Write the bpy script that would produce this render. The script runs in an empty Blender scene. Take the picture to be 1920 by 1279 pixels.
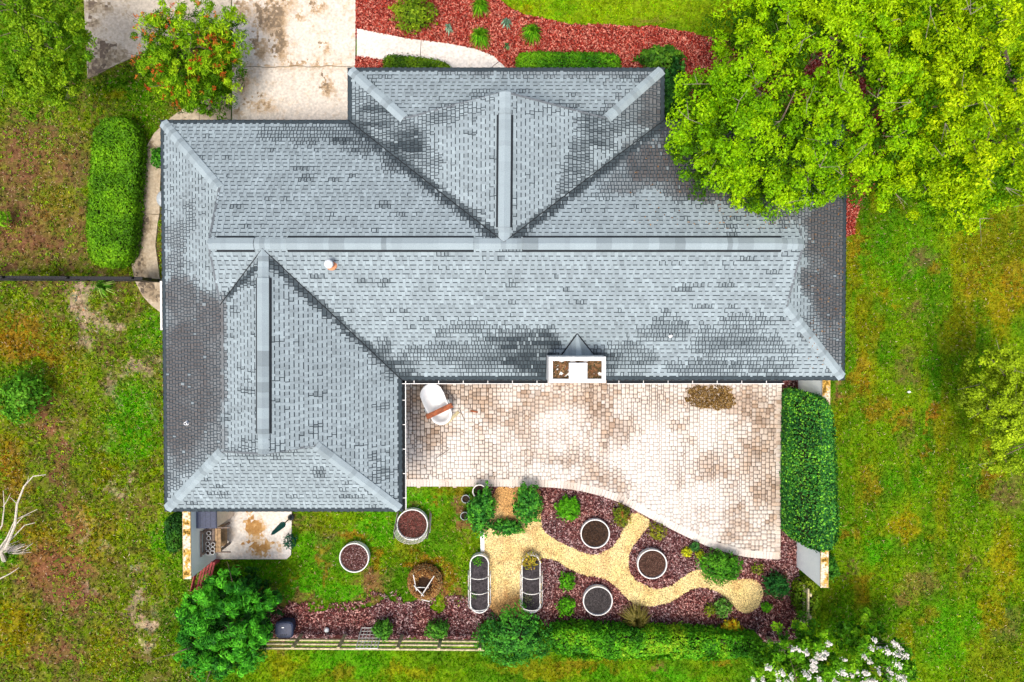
import bpy, math, random
import numpy as np
from mathutils import Vector, Matrix
from mathutils.geometry import delaunay_2d_cdt

R = math.radians
rng = np.random.default_rng(7)
random.seed(7)
C = bpy.context.scene.collection
SC = bpy.context.scene

# ------------------------------------------------------------------ camera
CAM_H = 24.0
FPX = 960 / 0.7                      # focal length in photo pixels
TILT = math.atan(30 / FPX)           # a drone camera, very nearly straight down
cam = bpy.data.cameras.new('camera')
cam.sensor_width = 36.0
cam.lens = 18.0 / 0.7
cam.clip_end = 500
camo = bpy.data.objects.new('camera', cam)
camo.location = (0, 0, CAM_H)
camo.rotation_euler = (-TILT, 0, 0)
C.objects.link(camo)
SC.camera = camo

# ------------------------------------------------------------------ light: bright overcast
SUN_EL, SUN_AZ = R(70), R(203)       # azimuth clockwise from north (image up)
world = bpy.data.worlds.new('World')
SC.world = world
world.use_nodes = True
wn = world.node_tree.nodes
sky = wn.new('ShaderNodeTexSky')
sky.sky_type = 'NISHITA'
sky.sun_disc = False
sky.sun_elevation = SUN_EL
sky.sun_rotation = SUN_AZ
sky.dust_density = 6.0
sky.air_density = 1.0
sky.ozone_density = 1.0
bg = wn['Background']
bg.inputs['Strength'].default_value = 0.12
world.node_tree.links.new(sky.outputs[0], bg.inputs['Color'])
sun = bpy.data.lights.new('sun', 'SUN')
sun.energy = 1.5
sun.angle = R(18)
sun.color = (1.0, 0.94, 0.86)
suno = bpy.data.objects.new('sun', sun)
sdir = Vector((math.sin(SUN_AZ) * math.cos(SUN_EL), math.cos(SUN_AZ) * math.cos(SUN_EL), math.sin(SUN_EL)))
suno.rotation_euler = sdir.to_track_quat('Z', 'Y').to_euler()
suno.location = (0, 0, 40)
C.objects.link(suno)
SC.view_settings.view_transform = 'Standard'
SC.view_settings.look = 'None'
SC.view_settings.exposure = 0.75
SC.view_settings.gamma = 1.0
SC.view_settings.use_curve_mapping = False

# ------------------------------------------------------------------ helpers: survey grid
_f = np.array([0, -math.sin(TILT), -math.cos(TILT)])
_u = np.array([0, math.cos(TILT), -math.sin(TILT)])
_c = np.array([0, 0, CAM_H])

def P(px, py, h=0.0):
    """plan survey: the point at height h seen at a photo pixel"""
    d = _f * FPX + np.array([px - 960, 0, 0]) + _u * (639.5 - py)
    return _c + d * ((h - CAM_H) / d[2])

def PXY(px, py, h=0.0):
    p = P(px, py, h); return (p[0], p[1])

def to_px(V):
    V = np.asarray(V, float) - _c
    z = V @ _f
    return 960 + V[..., 0] / z * FPX, 639.5 - (V @ _u) / z * FPX

def poly(pts, h=0.0):
    return [PXY(a, b, h) for a, b in pts]

_tab = np.random.default_rng(3).random((256, 256))

def vnoise(x, y, seed=0):
    x = np.asarray(x, float) + seed * 17.3; y = np.asarray(y, float) + seed * 9.7
    xi = np.floor(x).astype(int); yi = np.floor(y).astype(int)
    fx = x - xi; fy = y - yi
    fx = fx * fx * (3 - 2 * fx); fy = fy * fy * (3 - 2 * fy)
    a = _tab[xi & 255, yi & 255]; b = _tab[(xi + 1) & 255, yi & 255]
    c = _tab[xi & 255, (yi + 1) & 255]; d = _tab[(xi + 1) & 255, (yi + 1) & 255]
    return (a * (1 - fx) + b * fx) * (1 - fy) + (c * (1 - fx) + d * fx) * fy

def fbm(x, y, seed=0, octv=4):
    s = 0; a = 0.5; t = 0
    for i in range(octv):
        s = s + a * vnoise(x, y, seed + i * 5); t += a
        x = x * 2.03; y = y * 2.03; a *= 0.55
    return s / t

def sstep(a, b, x):
    t = np.clip((x - a) / (b - a), 0, 1)
    return t * t * (3 - 2 * t)

def inside(pts, x, y):
    x = np.asarray(x); y = np.asarray(y)
    r = np.zeros(x.shape, bool)
    n = len(pts)
    for i in range(n):
        x1, y1 = pts[i]; x2, y2 = pts[(i + 1) % n]
        if y1 == y2: continue
        c = ((y1 > y) != (y2 > y)) & (x < (x2 - x1) * (y - y1) / (y2 - y1) + x1)
        r ^= c
    return r

def smooth_poly(pts, it=2):
    for _ in range(it):
        o = []
        for i in range(len(pts)):
            a = pts[i]; b = pts[(i + 1) % len(pts)]
            o.append((a[0] * .75 + b[0] * .25, a[1] * .75 + b[1] * .25))
            o.append((a[0] * .25 + b[0] * .75, a[1] * .25 + b[1] * .75))
        pts = o
    return pts

def mixc(a, b, t):
    a = np.asarray(a, float); b = np.asarray(b, float); t = np.asarray(t)[..., None]
    return a * (1 - t) + b * t

# ------------------------------------------------------------------ helpers: materials
MATS = {}

def mat(name, color=None, rough=0.7, noise=(30.0, 0.25), transl=0.0, spec=0.3, metal=0.0, bump=0.0, source='flat'):
    """procedural material; source flat | col (Col attribute) | obj (object colour)"""
    if name in MATS: return MATS[name]
    m = bpy.data.materials.new(name); m.use_nodes = True
    nt = m.node_tree; N = nt.nodes; L = nt.links
    b = N['Principled BSDF']
    b.inputs['Roughness'].default_value = rough
    b.inputs['Specular IOR Level'].default_value = spec
    b.inputs['Metallic'].default_value = metal
    if source == 'col':
        a = N.new('ShaderNodeAttribute'); a.attribute_name = 'Col'; src = a.outputs['Color']
    elif source == 'obj':
        a = N.new('ShaderNodeObjectInfo'); src = a.outputs['Color']
    else:
        a = N.new('ShaderNodeRGB'); a.outputs[0].default_value = (*color, 1); src = a.outputs[0]
    tc = N.new('ShaderNodeTexCoord')
    nz = N.new('ShaderNodeTexNoise'); nz.inputs['Scale'].default_value = noise[0]; nz.inputs['Detail'].default_value = 4
    L.new(tc.outputs['Object'], nz.inputs['Vector'])
    mr = N.new('ShaderNodeMapRange')
    mr.inputs['From Min'].default_value = 0.3; mr.inputs['From Max'].default_value = 0.7
    mr.inputs['To Min'].default_value = 1 - noise[1]; mr.inputs['To Max'].default_value = 1 + noise[1]
    L.new(nz.outputs['Fac'], mr.inputs['Value'])
    vm = N.new('ShaderNodeVectorMath'); vm.operation = 'MULTIPLY'
    L.new(src, vm.inputs[0]); L.new(mr.outputs[0], vm.inputs[1])
    L.new(vm.outputs[0], b.inputs['Base Color'])
    if bump:
        bp = N.new('ShaderNodeBump'); bp.inputs['Strength'].default_value = bump; bp.inputs['Distance'].default_value = 0.02
        L.new(nz.outputs['Fac'], bp.inputs['Height']); L.new(bp.outputs[0], b.inputs['Normal'])
    if transl:
        t = N.new('ShaderNodeBsdfTranslucent'); L.new(vm.outputs[0], t.inputs['Color'])
        mx = N.new('ShaderNodeMixShader'); mx.inputs[0].default_value = transl
        L.new(b.outputs[0], mx.inputs[1]); L.new(t.outputs[0], mx.inputs[2])
        L.new(mx.outputs[0], N['Material Output'].inputs['Surface'])
    MATS[name] = m
    return m

M_LEAF = mat('leaf', rough=0.55, noise=(8, 0.2), transl=0.3, spec=0.12, source='col')
M_GRASS = mat('grass', rough=0.8, noise=(6, 0.2), transl=0.25, spec=0.02, source='col')
M_SOIL = mat('lawn soil', rough=1.0, noise=(22, 0.4), spec=0.0, bump=0.6, source='col')
M_CHIP = mat('wood chips', rough=0.85, noise=(40, 0.25), spec=0.15, source='col')
M_STONE = mat('gravel', rough=0.8, noise=(60, 0.2), spec=0.2, source='col')
M_SHIN = mat('asphalt shingle', rough=0.88, noise=(90, 0.22), spec=0.2, source='col')
M_SHIN1 = mat('asphalt shingle single', rough=0.88, noise=(90, 0.22), spec=0.2, source='obj')
M_PAVE = mat('concrete paver', rough=0.85, noise=(35, 0.16), spec=0.15, source='col')
M_PAVE1 = mat('concrete paver single', rough=0.85, noise=(35, 0.16), spec=0.15, source='obj')
M_CONC = mat('concrete', rough=0.9, noise=(14, 0.2), spec=0.1, bump=0.15, source='col')
M_STUCCO = mat('stucco wall', (0.78, 0.84, 0.84), 0.9, (60, 0.08), spec=0.1, bump=0.3)
M_MOSS = mat('mossy cap', rough=0.95, noise=(18, 0.5), spec=0.05, source='col')
M_WHITE = mat('white paint', (0.78, 0.77, 0.74), 0.5, (12, 0.08))
M_TRIM = mat('trim paint', (0.55, 0.55, 0.54), 0.55, (12, 0.1))
M_BARK = mat('bark', (0.16, 0.12, 0.09), 0.9, (14, 0.4), spec=0.1, bump=0.5)
M_BARK2 = mat('grey twig', (0.26, 0.22, 0.17), 0.9, (14, 0.3), spec=0.1)
M_DEAD = mat('dead wood', (0.52, 0.47, 0.40), 0.9, (14, 0.3), spec=0.1)
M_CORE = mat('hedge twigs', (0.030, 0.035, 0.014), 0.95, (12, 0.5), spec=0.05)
M_BLACK = mat('black coated metal', (0.010, 0.010, 0.012), 0.45, (20, 0.2))
M_DARK = mat('dark slot', (0.02, 0.025, 0.03), 0.8, (20, 0.2))
M_NAVY = mat('navy plastic', (0.030, 0.042, 0.085), 0.5, (18, 0.25))
M_ZINC = mat('zinc sheet', (0.78, 0.78, 0.76), 0.45, (9, 0.18), metal=0.15)
M_TUBE = mat('pale pipe', (0.66, 0.64, 0.60), 0.5, (10, 0.2))
M_WOOD = mat('weathered wood', (0.46, 0.40, 0.24), 0.85, (10, 0.4), spec=0.1)
M_BRWOOD = mat('bench wood', (0.34, 0.23, 0.13), 0.8, (12, 0.35), spec=0.15)
M_GREYW = mat('grey wood', (0.20, 0.16, 0.14), 0.85, (12, 0.3), spec=0.1)
M_REDW = mat('red paint wood', (0.33, 0.045, 0.05), 0.6, (14, 0.3))
M_PLANK = mat('stained plank', (0.27, 0.07, 0.02), 0.6, (10, 0.45))
M_ENAMEL = mat('white enamel', (0.80, 0.82, 0.83), 0.3, (6, 0.06), spec=0.5)
M_TERRA = mat('orange clay', (0.62, 0.25, 0.12), 0.7, (14, 0.2))
M_GREEN = mat('green canvas', (0.01, 0.11, 0.11), 0.7, (14, 0.3))
M_GREY = mat('grey plastic', (0.36, 0.40, 0.42), 0.6, (14, 0.15))
M_GLASS = mat('window glass', (0.04, 0.05, 0.06), 0.08, (3, 0.1), spec=0.6)
M_STRAW = mat('straw', rough=0.9, noise=(30, 0.3), spec=0.1, source='col')

# ------------------------------------------------------------------ helpers: objects
ORG = {}

def org(parent):
    return np.array(ORG.get(parent.name, (0, 0, 0))) if parent else np.zeros(3)

def tag(o, label=None, cat=None, group=None, kind=None):
    if label: o['label'] = label
    if cat: o['category'] = cat
    if group: o['group'] = group
    if kind: o['kind'] = kind
    return o

def empty(name, loc, label=None, cat=None, group=None, kind=None):
    o = bpy.data.objects.new(name, None); C.objects.link(o)
    o.location = loc; o.empty_display_size = 0.2
    ORG[o.name] = tuple(loc)
    return tag(o, label, cat, group, kind)

def link(name, me, m, parent=None):
    o = bpy.data.objects.new(name, me); C.objects.link(o)
    if m: me.materials.append(m)
    if parent:
        o.parent = parent; ORG[o.name] = tuple(org(parent))
    return o

def npmesh(name, V, F, col=None, m=None, parent=None, smooth=False):
    """V (n,3), F (m,k), col (m,3)"""
    V = np.asarray(V, np.float32).reshape(-1, 3) - org(parent).astype(np.float32)
    F = np.asarray(F, np.int32); k = F.shape[1]
    me = bpy.data.meshes.new(name)
    me.vertices.add(len(V)); me.vertices.foreach_set('co', V.ravel())
    me.loops.add(F.size); me.loops.foreach_set('vertex_index', F.ravel())
    me.polygons.add(len(F)); me.polygons.foreach_set('loop_start', np.arange(len(F), dtype=np.int32) * k)
    if smooth: me.polygons.foreach_set('use_smooth', np.ones(len(F), bool))
    me.update(calc_edges=True)
    if col is not None:
        a = me.attributes.new('Col', 'FLOAT_COLOR', 'FACE')
        c = np.ones((len(F), 4), np.float32); c[:, :3] = np.clip(col, 0.001, 1)
        a.data.foreach_set('color', c.ravel())
    return link(name, me, m, parent)

def quads(name, Q, col, m, parent=None):
    Q = np.asarray(Q); n, k = Q.shape[:2]
    return npmesh(name, Q.reshape(-1, 3), np.arange(n * k).reshape(n, k), col, m, parent)

class MB:
    def __init__(s): s.v = []; s.f = []; s.c = []
    def add(s, vs, fs, col=None):
        b = len(s.v); s.v += [tuple(p) for p in vs]
        s.f += [tuple(i + b for i in q) for q in fs]; s.c += [col or (0.5, 0.5, 0.5)] * len(fs)
        return s
    def box(s, c, size, rz=0.0, col=None, rx=0.0):
        hx, hy, hz = size[0] / 2, size[1] / 2, size[2] / 2
        b = min(hx, hy, hz) * 0.16
        rot = Matrix.Rotation(rz, 3, 'Z') @ Matrix.Rotation(rx, 3, 'X')
        vs = []
        for (x, y, z) in [(hx - b, hy - b, hz), (hx, hy, hz - b), (hx, hy, -hz)]:
            for sx, sy in ((-1, -1), (1, -1), (1, 1), (-1, 1)):
                vs.append(Vector(c) + rot @ Vector((sx * x, sy * y, z)))
        fs = [(0, 1, 2, 3), (11, 10, 9, 8)]
        for r in (0, 4):
            for i in range(4):
                j = (i + 1) % 4
                fs.append((r + 4 + i, r + 4 + j, r + j, r + i))
        return s.add(vs, fs, col)
    def tube(s, path, rad, n=6, col=None, cap=True):
        path = [Vector(p) for p in path]
        rad = rad if isinstance(rad, (list, tuple)) else [rad] * len(path)
        vs = []; fs = []
        for i, p in enumerate(path):
            t = (path[min(i + 1, len(path) - 1)] - path[max(i - 1, 0)]).normalized()
            a = t.cross(Vector((0, 0, 1)) if abs(t.z) < 0.95 else Vector((1, 0, 0))).normalized(); b = t.cross(a)
            for k in range(n):
                q = 2 * math.pi * k / n
                vs.append(p + (a * math.cos(q) + b * math.sin(q)) * rad[i])
        for i in range(len(path) - 1):
            for k in range(n):
                j = (k + 1) % n
                fs.append((i * n + k, i * n + j, (i + 1) * n + j, (i + 1) * n + k))
        if cap:
            fs.append(tuple(range(n))); fs.append(tuple((len(path) - 1) * n + k for k in reversed(range(n))))
        return s.add(vs, fs, col)
    def lathe(s, prof, c, n=20, sx=1.0, sy=1.0, rz=0.0, col=None, shape=None):
        vs = []; fs = []
        for (r, z) in prof:
            for k in range(n):
                q = 2 * math.pi * k / n
                x, y = (shape(q, r) if shape else (r * math.cos(q) * sx, r * math.sin(q) * sy))
                vs.append((c[0] + x * math.cos(rz) - y * math.sin(rz), c[1] + x * math.sin(rz) + y * math.cos(rz), c[2] + z))
        for i in range(len(prof) - 1):
            for k in range(n):
                j = (k + 1) % n
                fs.append((i * n + k, i * n + j, (i + 1) * n + j, (i + 1) * n + k))
        if prof[-1][0] > 1e-4: fs.append(tuple((len(prof) - 1) * n + k for k in range(n)))
        return s.add(vs, fs, col)
    def prism(s, pts, z0, z1, col=None):
        n = len(pts)
        vs = [(x, y, z0) for x, y in pts] + [(x, y, z1) for x, y in pts]
        a = sum(pts[i][0] * pts[(i + 1) % n][1] - pts[(i + 1) % n][0] * pts[i][1] for i in range(n))
        fs = [tuple(range(n, 2 * n)) if a > 0 else tuple(reversed(range(n, 2 * n)))]
        for i in range(n):
            j = (i + 1) % n
            fs.append((i, j, n + j, n + i) if a > 0 else (j, i, n + i, n + j))
        return s.add(vs, fs, col)
    def build(s, name, m, parent=None, smooth=False, colors=False):
        o3 = org(parent)
        me = bpy.data.meshes.new(name)
        me.from_pydata([(p[0] - o3[0], p[1] - o3[1], p[2] - o3[2]) for p in s.v], [], s.f)
        if smooth: me.polygons.foreach_set('use_smooth', [True] * len(me.polygons))
        if colors:
            a = me.attributes.new('Col', 'FLOAT_COLOR', 'FACE')
            a.data.foreach_set('color', np.array([(*c, 1) for c in s.c], np.float32).ravel())
        me.update()
        return link(name, me, m, parent)

def sheet(name, pts, z, spacing, colfn, m, parent=None, thick=0.0, kind=None):
    """flat polygon sheet triangulated over a grid so that stains can be coloured; thick gives it an edge"""
    A = np.array(pts); mn = A.min(0); mx = A.max(0)
    gx, gy = np.meshgrid(np.arange(mn[0] + spacing / 2, mx[0], spacing), np.arange(mn[1] + spacing / 2, mx[1], spacing))
    gx = gx.ravel() + (rng.random(gx.size) - .5) * spacing * .5; gy = gy.ravel() + (rng.random(gy.size) - .5) * spacing * .5
    k = inside(pts, gx, gy)
    pv = [Vector(p) for p in pts] + [Vector((a, b)) for a, b in zip(gx[k], gy[k])]
    n = len(pts)
    ov, oe, of, *_ = delaunay_2d_cdt(pv, [(i, (i + 1) % n) for i in range(n)], [], 1, 1e-5)
    V = np.array([(v[0], v[1], z) for v in ov]); F = np.array(of)
    cen = V[F].mean(1)
    a = V[F]; area = (a[:, 1, 0] - a[:, 0, 0]) * (a[:, 2, 1] - a[:, 0, 1]) - (a[:, 2, 0] - a[:, 0, 0]) * (a[:, 1, 1] - a[:, 0, 1])
    F[area < 0] = F[area < 0][:, ::-1]
    col = colfn(cen[:, 0], cen[:, 1])
    if thick:
        b = len(V); P0 = np.array([(x, y, z) for x, y in pts]); P1 = np.array([(x, y, z - thick) for x, y in pts])
        V = np.vstack([V, P0, P1]); fs = []; cs = []
        ar = sum(pts[i][0] * pts[(i + 1) % n][1] - pts[(i + 1) % n][0] * pts[i][1] for i in range(n))
        for i in range(n):
            j = (i + 1) % n
            q = [(b + n + i, b + n + j, b + j), (b + n + i, b + j, b + i)]
            fs += q if ar > 0 else [t[::-1] for t in q]
        ec = colfn(P0[:, 0], P0[:, 1])
        F = np.vstack([F, fs]); col = np.vstack([col, np.repeat(ec, 2, 0)])
    o = npmesh(name, V, F, col, m, parent)
    if kind: o['kind'] = kind
    return o

# ------------------------------------------------------------------ outlines surveyed from the plan (pixels at ground height)
DRIVE = [(435, -120), (668, -120), (667, 60), (666, 150), (666, 300), (435, 300)]
PAD = [(152, -120), (158, 0), (165, 148), (205, 128), (250, 108), (330, 70), (434, 55), (434, -120)]
WALK_W = [(434, 176), (390, 186), (350, 200), (320, 222), (290, 250), (270, 282), (259, 330), (250, 390), (246, 450), (247, 490),
          (253, 525), (268, 555), (285, 573), (303, 587), (335, 600), (335, 560), (300, 522), (296, 490), (292, 460), (296, 420), (300, 395),
          (301, 345), (304, 300), (322, 268), (350, 262), (434, 262)]
WALK_N = [(669, 54), (715, 63), (760, 72), (840, 82), (890, 92), (925, 105), (950, 130), (955, 170), (840, 170), (790, 125), (720, 113), (669, 106)]
BED_N = [(669, -120), (890, -120), (925, -10), (945, 6), (985, 28), (1060, 44), (1150, 49), (1230, 51), (1300, 62), (1372, 80), (1500, 55),
         (1600, 60), (1700, 120), (1680, 260), (1640, 350), (1612, 380), (1603, 440), (1560, 460), (1230, 300), (1230, 180), (669, 180)]
PATIO = [(740, 660), (1467, 660), (1466, 880), (1463, 1049), (1400, 1045), (1370, 1038), (1330, 1026), (1290, 1008), (1250, 988),
         (1215, 970), (1185, 953), (1150, 937), (1110, 925), (1070, 917), (1020, 912.5), (740, 912)]
PATIO_CURVE = [(740, 912), (900, 912), (1020, 912.5), (1070, 917), (1110, 925), (1150, 937), (1185, 953), (1215, 970), (1250, 988), (1290, 1008),
               (1330, 1026), (1370, 1038), (1400, 1045), (1463, 1049)]
GRAVEL = [(908, 913), (1014, 913), (1016, 940), (1014, 985), (1025, 1000), (1060, 1020), (1095, 1037), (1120, 1040), (1145, 1028),
          (1165, 1000), (1178, 975), (1186, 956), (1228, 977), (1200, 1005), (1180, 1035), (1177, 1060), (1185, 1080), (1205, 1097), (1230, 1103),
          (1258, 1098), (1280, 1082), (1300, 1068), (1320, 1065), (1345, 1074), (1370, 1088), (1392, 1083), (1415, 1085), (1430, 1101),
          (1432, 1120), (1420, 1142), (1400, 1152), (1385, 1148), (1372, 1132), (1350, 1112), (1330, 1103), (1310, 1101), (1290, 1108),
          (1270, 1122), (1240, 1135), (1210, 1137), (1190, 1134), (1170, 1118), (1155, 1100), (1140, 1088), (1120, 1082), (1090, 1078),
          (1060, 1063), (1040, 1050), (1018, 1046), (1012, 1050), (1018, 1155), (905, 1158), (905, 1040)]
GARDEN = [(905, 911), (1463, 913), (1467, 660), (1500, 660), (1497, 1060), (1500, 1130), (1494, 1196), (1440, 1206), (1240, 1196), (1035, 1190),
          (1015, 1162), (905, 1162)]
STRIP_S = [(462, 1098), (485, 1118), (520, 1130), (575, 1140), (640, 1150), (690, 1142), (720, 1132), (780, 1126), (820, 1146), (850, 1128),
           (880, 1140), (905, 1160), (905, 1199), (515, 1197), (490, 1172), (470, 1140)]
SLAB_S = [(403, 935), (548, 935), (546, 1040), (538, 1048), (403, 1048)]
Wp = {k: poly(v) for k, v in dict(DRIVE=DRIVE, PAD=PAD, WALK_W=WALK_W, WALK_N=WALK_N, BED_N=BED_N, PATIO=PATIO, GARDEN=GARDEN,
                                  STRIP_S=STRIP_S, SLAB_S=SLAB_S, GRAVEL=GRAVEL).items()}
Wp['GRAVEL'] = smooth_poly(Wp['GRAVEL'], 1)
def rough_poly(pts, amp, step=.12, seed=1):
    out = []; n = len(pts)
    for i in range(n):
        a = np.array(pts[i]); b = np.array(pts[(i + 1) % n]); L = np.linalg.norm(b - a); m = max(1, int(L / step)); nv = np.array([-(b - a)[1], (b - a)[0]]) / max(L, 1e-6)
        for k in range(m):
            p = a + (b - a) * k / m
            out.append(tuple(p + nv * amp * 2 * (float(fbm(np.array(p[0] * 2.3), np.array(p[1] * 2.3), seed, 3)) - .5) * 2))
    return out
Wp['STRIP_S'] = rough_poly(Wp['STRIP_S'], .12, .14, 5)
Wp['BED_N'] = rough_poly(Wp['BED_N'], .05, .12, 6)
Wp['GRAVEL'] = rough_poly(Wp['GRAVEL'], .025, .10, 7)
HOUSE_PX = [(335, 275), (660, 275), (660, 180), (1220, 180), (1220, 275), (1540, 275), (1540, 680), (735, 680), (735, 925), (335, 925)]
Wp['HOUSE'] = poly(HOUSE_PX)

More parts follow.
